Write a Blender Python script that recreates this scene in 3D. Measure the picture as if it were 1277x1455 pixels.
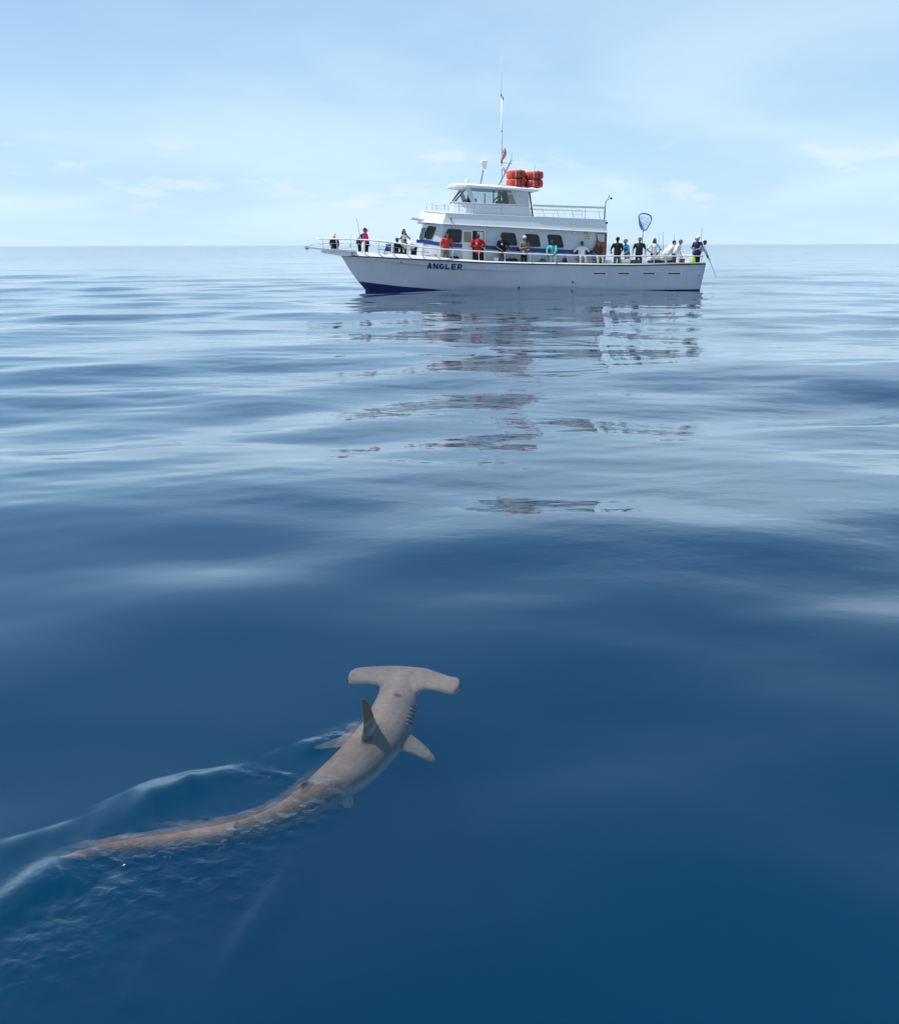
import bpy, bmesh, math, random
import numpy as np
from mathutils import Vector, Matrix, Euler

for o in list(bpy.data.objects):
    bpy.data.objects.remove(o)
scene = bpy.context.scene
C = scene.collection
R = math.radians

# ------------------------------------------------------------------ camera
CAM_H = 2.35
F_PX, W_PX, H_PX = 1253.0, 1277.0, 1455.0
PITCH, ROLL = R(16.88), R(0.157)
cd = bpy.data.cameras.new('camera')
cd.sensor_fit = 'HORIZONTAL'
cd.sensor_width = 36.0
cd.lens = 36.0 * F_PX / W_PX
cd.clip_start = 0.05
cd.clip_end = 60000.0
cam = bpy.data.objects.new('camera', cd)
C.objects.link(cam)
cam.rotation_mode = 'XYZ'
cam.matrix_world = (Matrix.Translation((0, 0, CAM_H)) @ Matrix.Rotation(R(90) - PITCH, 4, 'X')
                    @ Matrix.Rotation(-ROLL, 4, 'Z'))
scene.camera = cam

# ------------------------------------------------------------------ sun and sky
SUN_EL, SUN_AZ = R(66), R(-86)          # azimuth from +Y (away from camera), negative = to the left
sun_dir = Vector((math.sin(SUN_AZ) * math.cos(SUN_EL), math.cos(SUN_AZ) * math.cos(SUN_EL), math.sin(SUN_EL)))
sl = bpy.data.lights.new('sun', 'SUN')
sl.energy = 5.0
sl.angle = R(0.55)
sl.color = (1.0, 0.96, 0.89)
sun = bpy.data.objects.new('sun', sl)
C.objects.link(sun)
sun.rotation_euler = sun_dir.to_track_quat('Z', 'Y').to_euler()
sun.location = (-30, 30, 40)

world = bpy.data.worlds.new('World')
scene.world = world
world.use_nodes = True


class NT:
    """small helper round a node tree"""
    def __init__(self, tree):
        self.t = tree
        self.n = tree.nodes
        self.l = tree.links

    def add(self, kind, **kw):
        nd = self.n.new(kind)
        for k, v in kw.items():
            if k == 'ins':
                for kk, vv in v.items():
                    if hasattr(vv, 'is_linked'):
                        self.l.new(vv, nd.inputs[kk])
                    else:
                        nd.inputs[kk].default_value = vv
            else:
                setattr(nd, k, v)
        return nd

    def math(self, op, a, b=None, c=None, clamp=False):
        nd = self.n.new('ShaderNodeMath')
        nd.operation = op
        nd.use_clamp = clamp
        for i, v in enumerate((a, b, c)):
            if v is None:
                continue
            if hasattr(v, 'is_linked'):
                self.l.new(v, nd.inputs[i])
            else:
                nd.inputs[i].default_value = v
        return nd.outputs[0]

    def ramp(self, fac, stops, interp='LINEAR'):
        nd = self.n.new('ShaderNodeValToRGB')
        nd.color_ramp.interpolation = interp
        els = nd.color_ramp.elements
        while len(els) < len(stops):
            els.new(0.5)
        for e, (p, c) in zip(els, stops):
            e.position = p
            e.color = c if len(c) == 4 else (*c, 1)
        self.l.new(fac, nd.inputs[0])
        return nd.outputs[0]

    def mixrgb(self, fac, a, b, mode='MIX'):
        nd = self.n.new('ShaderNodeMix')
        nd.data_type = 'RGBA'
        nd.blend_type = mode
        for i, v in ((0, fac), (6, a), (7, b)):
            if hasattr(v, 'is_linked'):
                self.l.new(v, nd.inputs[i])
            else:
                nd.inputs[i].default_value = v if i == 0 else (*v, 1)[:4]
        return nd.outputs[2]


w = NT(world.node_tree)
w.n.clear()
sky = w.add('ShaderNodeTexSky', sky_type='NISHITA')
sky.sun_disc = False
sky.sun_elevation = SUN_EL
sky.sun_rotation = SUN_AZ
sky.altitude = 0
sky.air_density = 1.0
sky.dust_density = 0.25
sky.ozone_density = 2.4
tc = w.add('ShaderNodeTexCoord')
sep = w.add('ShaderNodeSeparateXYZ', ins={0: tc.outputs['Generated']})
# thin cloud veil: direction projected on a high flat layer
zc = w.math('ADD', w.math('MAXIMUM', sep.outputs[2], 0.0), 0.10)
pu = w.math('DIVIDE', sep.outputs[0], zc)
pv = w.math('DIVIDE', sep.outputs[1], zc)
pl = w.add('ShaderNodeCombineXYZ', ins={0: pu, 1: pv, 2: 0.0})
mp = w.add('ShaderNodeMapping', ins={'Vector': pl.outputs[0], 'Scale': (0.75, 0.55, 1), 'Location': (3.1, 1.4, 0)})
n1 = w.add('ShaderNodeTexNoise', ins={'Vector': mp.outputs[0], 'Scale': 0.55, 'Detail': 7.0, 'Roughness': 0.5, 'Distortion': 0.5})
veil = w.ramp(n1.outputs[0], [(0.40, (0, 0, 0)), (0.66, (1, 1, 1))], 'EASE')
# low puffs in a band just above the horizon
mp2 = w.add('ShaderNodeMapping', ins={'Vector': tc.outputs['Generated'], 'Scale': (1, 1, 3.2), 'Location': (0.35, 0.1, 0.0)})
n2 = w.add('ShaderNodeTexNoise', ins={'Vector': mp2.outputs[0], 'Scale': 13.0, 'Detail': 6.0, 'Roughness': 0.55})
puff = w.ramp(n2.outputs[0], [(0.53, (0, 0, 0)), (0.66, (1, 1, 1))], 'EASE')
band = w.ramp(sep.outputs[2], [(0.02, (0, 0, 0)), (0.05, (1, 1, 1)), (0.085, (0.9, 0.9, 0.9)), (0.115, (0, 0, 0))], 'EASE')
puffs = w.math('MULTIPLY', puff, band)
hsv = w.add('ShaderNodeHueSaturation', ins={'Hue': 0.5, 'Saturation': 1.0, 'Value': 1.0, 'Color': sky.outputs[0]})
SKY_S = 0.129
hz_ = w.math('EXPONENT', w.math('MULTIPLY', w.math('MAXIMUM', sep.outputs[2], 0.0), -3.6))
skyc = w.mixrgb(w.math('MULTIPLY', hz_, 0.97), hsv.outputs[0], (3.35, 5.75, 8.1))
h2_ = w.math('EXPONENT', w.math('MULTIPLY', w.math('MAXIMUM', sep.outputs[2], 0.0), -13.0))
skyc = w.mixrgb(w.math('MULTIPLY', h2_, 0.85), skyc, (5.3, 6.8, 8.1))
vfade = w.math('EXPONENT', w.math('MULTIPLY', w.math('MAXIMUM', sep.outputs[2], 0.0), -2.4))
skyc = w.mixrgb(w.math('MULTIPLY', w.math('MULTIPLY', veil, vfade), 0.85), skyc, (5.6, 7.2, 8.5))
skyc = w.mixrgb(w.math('MULTIPLY', puffs, 0.30), skyc, (7.9, 8.0, 8.4))
bg = w.add('ShaderNodeBackground', ins={'Color': skyc, 'Strength': SKY_S})
wo = w.add('ShaderNodeOutputWorld', ins={'Surface': bg.outputs[0]})

scene.view_settings.view_transform = 'Standard'
scene.view_settings.look = 'None'
scene.view_settings.gamma = 1.0
scene.view_settings.exposure = 0.0
scene.render.engine = 'CYCLES'
cy = scene.cycles
cy.use_denoising = True
cy.max_bounces = 10
cy.transparent_max_bounces = 16
cy.volume_bounces = 0
cy.use_adaptive_sampling = True
cy.adaptive_threshold = 0.025
cy.sample_clamp_indirect = 6.0
cy.sample_clamp_direct = 4.0


# ------------------------------------------------------------------ helpers
def ground(px, py, z=0.0):
    """where the line of sight of a photo pixel meets the level z (used to lay out positions in metres)"""
    d = Vector(((px - W_PX / 2) / F_PX, -(py - H_PX / 2) / F_PX, -1.0))
    d = cam.matrix_world.to_3x3() @ d
    t = (z - CAM_H) / d.z
    return Vector((d.x * t, d.y * t, z))


def new_mat(name):
    m = bpy.data.materials.new(name)
    m.use_nodes = True
    t = NT(m.node_tree)
    t.n.clear()
    out = t.add('ShaderNodeOutputMaterial')
    return m, t, out


def tag(o, label=None, cat=None, group=None, kind=None):
    for k, v in (('label', label), ('category', cat), ('group', group), ('kind', kind)):
        if v:
            o[k] = v
    return o


def mesh_obj(name, verts, faces, mat=None, parent=None, smooth=False, loc=None):
    me = bpy.data.meshes.new(name)
    me.from_pydata([tuple(v) for v in verts], [], faces)
    me.update()
    if smooth:
        me.polygons.foreach_set('use_smooth', [True] * len(me.polygons))
    o = bpy.data.objects.new(name, me)
    C.objects.link(o)
    if mat is not None:
        me.materials.append(mat)
    if parent is not None:
        o.parent = parent
    if loc is not None:
        o.location = loc
    return o


# ------------------------------------------------------------------ sea
def build_sea():
    rng = np.random.default_rng(11)
    # rows: 2 cm apart near, then about half a picture line apart out to the horizon
    rows = [0.6]
    while rows[-1] < 30000:
        r = rows[-1]
        rows.append(r + max(0.011 if 2.4 < r < 4.9 else 0.022, 0.62 * r * r / (CAM_H * F_PX)) * (1.0 if r < 2000 else 8.0))
        if r < 1.4:
            rows[-1] = r + 0.05
    r = np.array(rows)
    az = np.concatenate([np.linspace(-75, -36, 70, endpoint=False), np.linspace(-36, 36, 640, endpoint=False),
                         np.linspace(36, 75, 70)])
    a = np.radians(az)
    RR, AA = np.meshgrid(r, a, indexing='ij')
    X = RR * np.sin(AA)
    Y = RR * np.cos(AA)
    Z = np.zeros_like(X)
    dr = np.gradient(r)[:, None]
    # swell and wind waves: directional sum of sines, grouped by slow envelopes
    def comp(lam, slope, th, ph):
        k = 2 * math.pi / lam
        amp = slope / k
        lod = np.clip((lam / np.maximum(dr, 1e-6) - 2.0) / 3.0, 0, 1)
        return lod * amp * np.sin(k * (X * math.sin(th) + Y * math.cos(th)) + ph)

    def group(lams, slope, spread, mean=0.0, n=9):
        s = np.zeros_like(X)
        for i in range(n):
            lam = math.exp(rng.uniform(math.log(lams[0]), math.log(lams[1])))
            th = mean + rng.normal(0, spread)
            s += comp(lam, slope / math.sqrt(n) * 1.41, th, rng.uniform(0, 6.28))
        return s

    def envelope(lx, ly, lo=0.2):
        e = np.zeros_like(X)
        for i in range(6):
            kx = rng.normal(0, 1) * 2 * math.pi / lx
            ky = rng.normal(0, 1) * 2 * math.pi / ly
            e += np.sin(kx * X + ky * Y + rng.uniform(0, 6.28))
        e = e / 2.4
        return lo + (1 - lo) * (0.5 + 0.5 * np.tanh(e * 1.4))
    near = np.clip((RR - 4.0) / 7.0, 0.0, 1.0)
    calm = 0.55 + 0.45 * near
    quiet = np.clip((RR - 5.0) / 9.0, 0.0, 1.0)
    Z += group((14, 30), 0.014, 0.35, 0.15, 8) * quiet
    Z += group((5.0, 11.0), 0.034, 0.36, 0.05, 10) * quiet
    Z += group((1.2, 3.2), 0.056, 0.5, 0.2, 10) * np.clip(1 - (RR - 6) / 4, 0, 1)
    Z += group((2.2, 5.0), 0.062, 0.46, -0.05, 12) * envelope(26, 14, 0.25) * calm
    Z += group((0.9, 1.9), 0.024, 0.34, 0.0, 12) * envelope(14, 7, 0.1) * calm
    Z += group((0.35, 0.85), 0.016, 0.40, 0.05, 14) * envelope(9, 5, 0.0) * (0.25 + 0.75 * near)
    Z *= np.clip(1.0 - (RR - 600) / 2500, 0, 1)
    mask = np.zeros_like(X)
    Z, mask = sea_disturbance(X, Y, Z, mask)
    nr, na = X.shape
    co = np.stack([X, Y, Z], -1).reshape(-1, 3)
    idx = np.arange(nr * na).reshape(nr, na)
    q = np.stack([idx[:-1, :-1], idx[:-1, 1:], idx[1:, 1:], idx[1:, :-1]], -1).reshape(-1, 4)
    me = bpy.data.meshes.new('sea')
    me.vertices.add(len(co))
    me.vertices.foreach_set('co', co.astype(np.float32).ravel())
    me.loops.add(q.size)
    me.loops.foreach_set('vertex_index', q.astype(np.int32).ravel())
    me.polygons.add(len(q))
    me.polygons.foreach_set('loop_start', np.arange(0, q.size, 4, dtype=np.int32))
    me.polygons.foreach_set('use_smooth', np.ones(len(q), dtype=bool))
    me.update(calc_edges=True)
    at = me.attributes.new('ripple', 'FLOAT', 'POINT')
    at.data.foreach_set('value', mask.astype(np.float32).ravel())
    me.update()
    o = bpy.data.objects.new('sea', me)
    C.objects.link(o)
    tag(o, kind='structure')
    return o


def swell(x, y):
    """the long low swell that carries the near water; zero at the shark"""
    return 0.115 * (np.cos((y - 7.35) * 0.56 + x * 0.05) - np.cos((3.9 - 7.35) * 0.56 - 0.03))


def sground(px, py, z=0.0):
    """as ground(), for a level measured from the swelling surface"""
    p = ground(px, py, z)
    for _ in range(3):
        p = ground(px, py, z + float(swell(p.x, p.y)))
    return p


def px_line(pts):
    return np.array([sground(a_, b_)[:2] for a_, b_ in pts])


def line_dist(X, Y, pts):
    """distance, side (+ = left of the run) and run parameter 0..1 to a polyline"""
    best = np.full(X.shape, 1e9)
    sgn = np.zeros_like(X)
    par = np.zeros_like(X)
    n = len(pts) - 1
    for i in range(n):
        ax, ay = pts[i]
        bx, by = pts[i + 1]
        dx, dy = bx - ax, by - ay
        L2 = dx * dx + dy * dy
        t = np.clip(((X - ax) * dx + (Y - ay) * dy) / L2, 0, 1)
        ex, ey = X - ax - t * dx, Y - ay - t * dy
        d = np.sqrt(ex * ex + ey * ey)
        m = d < best
        best = np.where(m, d, best)
        sgn = np.where(m, np.sign(dx * ey - dy * ex), sgn)
        par = np.where(m, (i + t) / n, par)
    return best, sgn, par


# wake crests: (photo places along the crease, height, roll-over width, near-side width)
WAKE = [([(511, 1034), (470, 1041), (430, 1052), (395, 1066), (360, 1082)], 0.016, 0.045, 0.08),
        ([(400, 1083), (330, 1088), (270, 1095), (225, 1106), (190, 1118), (150, 1136), (110, 1152)], 0.034, 0.105, 0.11),
        ([(190, 1128), (110, 1160), (60, 1175), (0, 1193), (-60, 1215)], 0.017, 0.10, 0.12)]
RIDGE = [([(135, 1258), (95, 1256), (65, 1268), (35, 1290), (0, 1320), (-30, 1347)], 0.040, 0.13, 0.06),
         ([(425, 1165), (430, 1200), (405, 1245), (365, 1310), (330, 1380), (300, 1450)], 0.009, 0.05, 0.11),
         ([(235, 1330), (205, 1390), (170, 1450)], 0.008, 0.05, 0.10),
         ([(150, 1250), (175, 1290), (180, 1340)], 0.014, 0.05, 0.07),
         ([(456, 1090), (457, 1108), (462, 1128), (470, 1136)], 0.007, 0.011, 0.014),
         ([(458, 1091), (466, 1087), (471, 1096), (470, 1112), (464, 1130)], 0.006, 0.010, 0.013),
         ([(535, 1040), (531, 1052), (515, 1066), (500, 1078)], 0.004, 0.010, 0.014),
         ([(495, 1062), (480, 1082), (472, 1098)], 0.006, 0.012, 0.018)]


def sea_disturbance(X, Y, Z, mask):
    r = np.hypot(X, Y)
    nearm = r < 9
    Z += swell(X, Y) * np.exp(-(np.maximum(r - 10, 0) / 9) ** 2)
    x, y = X[nearm], Y[nearm]
    dz = np.zeros_like(x)
    wob = 0.5 * np.sin(x * 9.1 + y * 5.3) + 0.5 * np.sin(x * 17.3 - y * 11.7 + 1.0)
    wob2 = 0.6 * np.sin(x * 14.1 - y * 9.3 + 0.7) + 0.4 * np.sin(x * 31.0 + y * 12.7) + 0.3 * np.sin(x * 5.2 + 2.0)
    for pts, h, w_, wn in WAKE:
        d, s, p = line_dist(x, y, px_line(pts))
        d = -d * s * np.where(s == 0, 0, 1)          # + beyond the crease, away from the camera
        d = d + 0.008 * wob
        fade = np.clip(np.minimum(p * 0.9, (1 - p) * 0.7) * 3.4, 0.0, 1) ** 1.2 * np.clip(0.75 + 0.5 * wob2, 0.1, 1.4)
        roll = np.where(d > 0, 0.0, np.where(d > -w_, 1 - ((d + w_) / w_) ** 2, np.exp(-((d + w_) / wn) ** 2)))
        inside = (p > 0.0) & (p < 1.0)
        dz += h * fade * roll * inside
    for pts, h, wf, wn in RIDGE:
        d, s, p = line_dist(x, y, px_line(pts))
        w_ = np.where(s < 0, wf, wn) * (1 + 0.25 * wob)
        fade = np.clip(np.minimum(p, 1 - p) * 4, 0.0, 1) ** 0.8 * (0.75 + 0.4 * wob)
        dz += h * fade * np.exp(-(d / w_) ** 2)
    # ruffled water over and behind the tail
    tail, _, _ = line_dist(x, y, px_line([(460, 1125), (420, 1152), (340, 1182), (220, 1205), (150, 1213)]))
    body, _, _ = line_dist(x, y, px_line([(300, 1230), (180, 1260), (90, 1300), (60, 1360)]))
    m = np.clip(1.3 * np.exp(-(tail / 0.11) ** 2), 0, 1)
    m2 = 0.50 * np.exp(-(body / 0.28) ** 2)
    arc, _, _ = line_dist(x, y, px_line([(440, 1130), (400, 1105), (330, 1098)]))
    m3 = 0.6 * np.exp(-(arc / 0.07) ** 2)
    pec, _, _ = line_dist(x, y, px_line([(505, 1038), (480, 1048), (450, 1058)]))
    m3 = np.maximum(m3, 0.7 * np.exp(-(pec / 0.06) ** 2))
    mm = np.maximum(np.maximum(m, m2), m3)
    rng = np.random.default_rng(5)
    rip = np.zeros_like(x)
    for i in range(26):
        lam = math.exp(rng.uniform(math.log(0.04), math.log(0.15)))
        th = rng.normal(0.45, 0.75)
        k = 2 * math.pi / lam
        rip += 0.07 / k * np.sin(k * (x * math.sin(th) + y * math.cos(th)) + rng.uniform(0, 6.28))
    dz += rip * mm * 0.75
    # broad churned hummock left of the tail tip
    hx, hy = ground(70, 1345)[:2]
    dz += 0.012 * np.exp(-(((x - hx) / 0.22) ** 2 + ((y - hy) / 0.20) ** 2))
    Z[nearm] += dz
    mask[nearm] = mm
    return Z, mask


SHARK_Z = 0.0


def sea_material():
    m, t, out = new_mat('sea_water')
    tco = t.add('ShaderNodeTexCoord')

    def noise(sx, sy, scale, detail, rough=0.5, dist=0.0):
        mp = t.add('ShaderNodeMapping', ins={'Vector': tco.outputs['Object'], 'Scale': (sx, sy, 1.0)})
        return t.add('ShaderNodeTexNoise', ins={'Vector': mp.outputs[0], 'Scale': scale, 'Detail': detail,
                                                'Roughness': rough, 'Distortion': dist}).outputs[0]
    patch = t.ramp(noise(0.35, 1.0, 0.11, 2.0), [(0.40, (0.12,) * 3), (0.62, (1,) * 3)], 'EASE')
    a = t.math('MULTIPLY', noise(0.45, 1.0, 0.6, 2.0), 0.062)
    ln = t.add('ShaderNodeVectorMath', operation='LENGTH', ins={0: tco.outputs['Object']})
    farf = t.add('ShaderNodeMapRange', ins={0: ln.outputs['Value'], 1: 35.0, 2: 220.0, 3: 0.0, 4: 1.0})
    fw = t.math('MULTIPLY', t.math('MULTIPLY', noise(0.5, 1.0, 0.24, 3.0), 0.62), farf.outputs[0])
    a = t.math('ADD', a, fw)
    b = t.math('MULTIPLY', t.math('MULTIPLY', noise(0.55, 1.0, 3.4, 3.0), 0.012), patch)
    attr = t.add('ShaderNodeAttribute', attribute_name='ripple')
    c = t.math('MULTIPLY', t.math('MULTIPLY', noise(0.8, 1.0, 17.0, 3.0, 0.55, 0.6), 0.015), attr.outputs['Fac'])
    h = t.math('ADD', t.math('ADD', a, b), c)
    bump = t.add('ShaderNodeBump', ins={'Strength': 1.0, 'Distance': 1.0, 'Height': h})
    lw = t.add('ShaderNodeLayerWeight', ins={'Blend': 0.5, 'Normal': bump.outputs[0]})
    fac = t.math('MULTIPLY_ADD', t.math('POWER', lw.outputs['Facing'], 3.3), 0.97, 0.025)
    gl = t.add('ShaderNodeBsdfGlossy', ins={'Color': (1, 1, 1, 1), 'Roughness': 0.045, 'Normal': bump.outputs[0]})
    tr = t.add('ShaderNodeBsdfTransparent', ins={'Color': (1, 1, 1, 1)})
    rf = t.add('ShaderNodeBsdfRefraction', ins={'Color': (1, 1, 1, 1), 'Roughness': 0.0, 'IOR': 1.33, 'Normal': bump.outputs[0]})
    body = t.add('ShaderNodeMixShader', ins={0: t.math('MULTIPLY', attr.outputs['Fac'], 0.65), 1: tr.outputs[0], 2: rf.outputs[0]})
    mx = t.add('ShaderNodeMixShader', ins={0: fac, 1: body.outputs[0], 2: gl.outputs[0]})
    # body of the water: absorbs red, scatters blue
    sc = t.add('ShaderNodeVolumeScatter', ins={'Color': (0.012, 0.72, 0.98, 1), 'Density': 0.078, 'Anisotropy': 0.0})
    ab = t.add('ShaderNodeVolumeAbsorption', ins={'Color': (0.0, 0.58, 0.80, 1), 'Density': 0.75})
    vol = t.add('ShaderNodeAddShader', ins={0: sc.outputs[0], 1: ab.outputs[0]})
    t.l.new(mx.outputs[0], out.inputs['Surface'])
    t.l.new(vol.outputs[0], out.inputs['Volume'])
    return m


sea = build_sea()
sea.data.materials.append(sea_material())

m, t, out = new_mat('deep_water')
df = t.add('ShaderNodeBsdfDiffuse', ins={'Color': (0.004, 0.03, 0.07, 1)})
t.l.new(df.outputs[0], out.inputs['Surface'])
deep = mesh_obj('sea_floor', [(-32000, -100, -14), (32000, -100, -14), (32000, 32000, -14), (-32000, 32000, -14)],
                [(0, 1, 2, 3)], m)
tag(deep, kind='structure')


# ------------------------------------------------------------------ mesh builder and materials
class MB:
    def __init__(self):
        self.v, self.f = [], []

    def poly(self, pts):
        i = len(self.v)
        self.v += [tuple(p) for p in pts]
        self.f.append(tuple(range(i, i + len(pts))))
        return self

    def loft(self, rings, cap=True, closed=True):
        base = len(self.v)
        n = len(rings[0])
        for r in rings:
            self.v += [tuple(p) for p in r]
        for i in range(len(rings) - 1):
            for j in range(n if closed else n - 1):
                a = base + i * n + j
                b = base + i * n + (j + 1) % n
                self.f.append((a, b, b + n, a + n))
        if cap:
            self.f.append(tuple(base + j for j in range(n))[::-1])
            self.f.append(tuple(base + (len(rings) - 1) * n + j for j in range(n)))
        return self

    def box(self, a, b):
        x0, y0, z0 = a
        x1, y1, z1 = b
        r = lambda z: [(x0, y0, z), (x1, y0, z), (x1, y1, z), (x0, y1, z)]
        return self.loft([r(z0), r(z1)])

    def rbox(self, a, b, c=0.02):
        """box with chamfered edges"""
        x0, y0, z0 = a
        x1, y1, z1 = b
        def r(z, i):
            return [(x0 + i + c, y0 + i, z), (x1 - i - c, y0 + i, z), (x1 - i, y0 + i + c, z), (x1 - i, y1 - i - c, z),
                    (x1 - i - c, y1 - i, z), (x0 + i + c, y1 - i, z), (x0 + i, y1 - i - c, z), (x0 + i, y0 + i + c, z)]
        return self.loft([r(z0, c), r(z0 + c, 0), r(z1 - c, 0), r(z1, c)])

    def prism(self, pts, off):
        """polygon extruded by the vector off"""
        off = Vector(off)
        return self.loft([[Vector(p) for p in pts], [Vector(p) + off for p in pts]])

    def tube(self, pts, r, seg=6, r1=None, closed=False):
        pts = [Vector(p) for p in pts]
        n = len(pts)
        rings = []
        up = Vector((0.13, 0.21, 0.97))
        for i, p in enumerate(pts):
            if closed:
                d = (pts[(i + 1) % n] - pts[i - 1]).normalized()
            else:
                d = (pts[min(i + 1, n - 1)] - pts[max(i - 1, 0)]).normalized()
            s = d.cross(up)
            if s.length < 0.2:
                s = d.cross(Vector((1, 0, 0)))
            s.normalize()
            q = s.cross(d)
            rr = r if r1 is None else r + (r1 - r) * i / (n - 1)
            rings.append([p + (s * math.cos(2 * math.pi * k / seg) + q * math.sin(2 * math.pi * k / seg)) * rr for k in range(seg)])
        if closed:
            rings.append(rings[0])
        return self.loft(rings, cap=not closed)

    def lathe(self, prof, c=(0, 0, 0), seg=14, sx=1.0, sy=1.0):
        rings = [[(c[0] + math.cos(2 * math.pi * k / seg) * r * sx, c[1] + math.sin(2 * math.pi * k / seg) * r * sy, c[2] + z)
                  for k in range(seg)] for r, z in prof]
        return self.loft(rings)

    def capsule(self, p0, p1, r0, r1, seg=9):
        p0, p1 = Vector(p0), Vector(p1)
        d = p1 - p0
        L = max(d.length, 1e-4)
        d = d / L
        s = d.cross(Vector((0.31, 0.17, 0.93)))
        if s.length < 0.2:
            s = d.cross(Vector((1, 0, 0)))
        s.normalize()
        q = s.cross(d)
        prof = [(p0 - d * r0 * 0.98, r0 * 0.2), (p0 - d * r0 * 0.70, r0 * 0.71), (p0, r0), (p1, r1), (p1 + d * r1 * 0.70, r1 * 0.71), (p1 + d * r1 * 0.98, r1 * 0.2)]
        rings = [[c + (s * math.cos(2 * math.pi * k / seg) + q * math.sin(2 * math.pi * k / seg)) * r for k in range(seg)] for c, r in prof]
        return self.loft(rings)

    def build(self, name, mat, parent=None, smooth=False, sharp=None):
        o = mesh_obj(name, self.v, self.f, mat, parent, smooth)
        bm = bmesh.new()
        bm.from_mesh(o.data)
        bmesh.ops.recalc_face_normals(bm, faces=bm.faces)
        bm.to_mesh(o.data)
        bm.free()
        if sharp is not None:
            o.data.polygons.foreach_set('use_smooth', [True] * len(o.data.polygons))
            o.data.set_sharp_from_angle(angle=R(sharp))
        return o


MATS = {}


def mat(name, col, rough=0.5, metal=0.0, var=0.06, scale=3.0, bump=0.0, spec=0.5, streak=0.0, dirt=(0.25, 0.22, 0.18), coat=0.0):
    """principled paint / cloth / metal with uneven tone, faint grime and optional run-down streaks"""
    if name in MATS:
        return MATS[name]
    m, t, out = new_mat(name)
    tco = t.add('ShaderNodeTexCoord')
    nz = t.add('ShaderNodeTexNoise', ins={'Vector': tco.outputs['Object'], 'Scale': scale, 'Detail': 5.0, 'Roughness': 0.6})
    f = t.ramp(nz.outputs[0], [(0.3, (0,) * 3), (0.7, (1,) * 3)])
    lo = tuple(c * (1 - var) for c in col)
    hi = tuple(min(1, c * (1 + var)) for c in col)
    c = t.mixrgb(f, lo, hi)
    if streak > 0:
        mp = t.add('ShaderNodeMapping', ins={'Vector': tco.outputs['Object'], 'Scale': (5.5, 1.0, 0.35)})
        n2 = t.add('ShaderNodeTexNoise', ins={'Vector': mp.outputs[0], 'Scale': 1.3, 'Detail': 6.0, 'Roughness': 0.62})
        g = t.ramp(n2.outputs[0], [(0.55, (0,) * 3), (0.78, (1,) * 3)])
        c = t.mixrgb(t.math('MULTIPLY', g, streak), c, dirt)
    p = t.add('ShaderNodeBsdfPrincipled', ins={'Base Color': c, 'Roughness': rough, 'Metallic': metal, 'Specular IOR Level': spec, 'Coat Weight': coat})
    if bump > 0:
        nb = t.add('ShaderNodeTexNoise', ins={'Vector': tco.outputs['Object'], 'Scale': scale * 8, 'Detail': 3.0})
        b = t.add('ShaderNodeBump', ins={'Strength': 0.6, 'Distance': bump, 'Height': nb.outputs[0]})
        t.l.new(b.outputs[0], p.inputs['Normal'])
    t.l.new(p.outputs[0], out.inputs['Surface'])
    MATS[name] = m
    return m


def glass_mat(name, tint, clear):
    if name in MATS:
        return MATS[name]
    m, t, out = new_mat(name)
    fr = t.add('ShaderNodeFresnel', ins={'IOR': 1.5})
    gl = t.add('ShaderNodeBsdfGlossy', ins={'Roughness': 0.03})
    tr = t.add('ShaderNodeBsdfTransparent', ins={'Color': (*tint, 1)})
    df = t.add('ShaderNodeBsdfDiffuse', ins={'Color': (0.3, 0.33, 0.36, 1)})
    a = t.add('ShaderNodeMixShader', ins={0: clear, 1: df.outputs[0], 2: tr.outputs[0]})
    b = t.add('ShaderNodeMixShader', ins={0: fr.outputs[0], 1: a.outputs[0], 2: gl.outputs[0]})
    t.l.new(b.outputs[0], out.inputs['Surface'])
    MATS[name] = m
    return m


GEL = mat('gelcoat_white', (0.80, 0.81, 0.81), 0.32, var=0.03, scale=1.2, streak=0.10)
HULLP = mat('hull_paint', (0.55, 0.59, 0.67), 0.30, var=0.06, scale=0.8, streak=0.4, dirt=(0.42, 0.42, 0.43), bump=0.004)
CABP = mat('cabin_paint', (0.54, 0.58, 0.63), 0.38, var=0.03, scale=1.5, streak=0.12)
DECKM = mat('deck_paint', (0.52, 0.54, 0.55), 0.7, var=0.1, scale=5, bump=0.003)
NAVY = mat('navy_paint', (0.012, 0.035, 0.22), 0.35, var=0.1)
BOOT = mat('bottom_paint', (0.006, 0.018, 0.11), 0.5, var=0.25, scale=4, streak=0.3, dirt=(0.02, 0.04, 0.06))
BLACK = mat('black_rubber', (0.015, 0.015, 0.018), 0.5, var=0.2)
DARK = mat('dark_interior', (0.03, 0.032, 0.036), 0.8, var=0.2)
TUBE = mat('white_tube', (0.82, 0.82, 0.82), 0.3, var=0.04)
STEEL = mat('steel_tube', (0.62, 0.64, 0.66), 0.28, metal=0.85, var=0.08)
GREYT = mat('grey_trim', (0.30, 0.32, 0.35), 0.5, var=0.08)
WOOD = mat('varnished_wood', (0.30, 0.085, 0.025), 0.35, var=0.3, scale=9)
TINT = mat('tinted_pane', (0.008, 0.011, 0.017), 0.06, var=0.3, scale=1.5, spec=0.35)
REDF = mat('float_red', (0.54, 0.055, 0.028), 0.6, var=0.28, scale=7)
CLEAR = glass_mat('clear_pane', (0.86, 0.90, 0.92), 0.95)
TAN = mat('tan_blind', (0.34, 0.28, 0.19), 0.7, var=0.1)
CREAM = mat('cream_board', (0.72, 0.66, 0.46), 0.6, var=0.05)
BROWNT = mat('brown_lettering', (0.10, 0.06, 0.03), 0.7)
TEAL = mat('teal_plastic', (0.12, 0.50, 0.50), 0.4)
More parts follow.
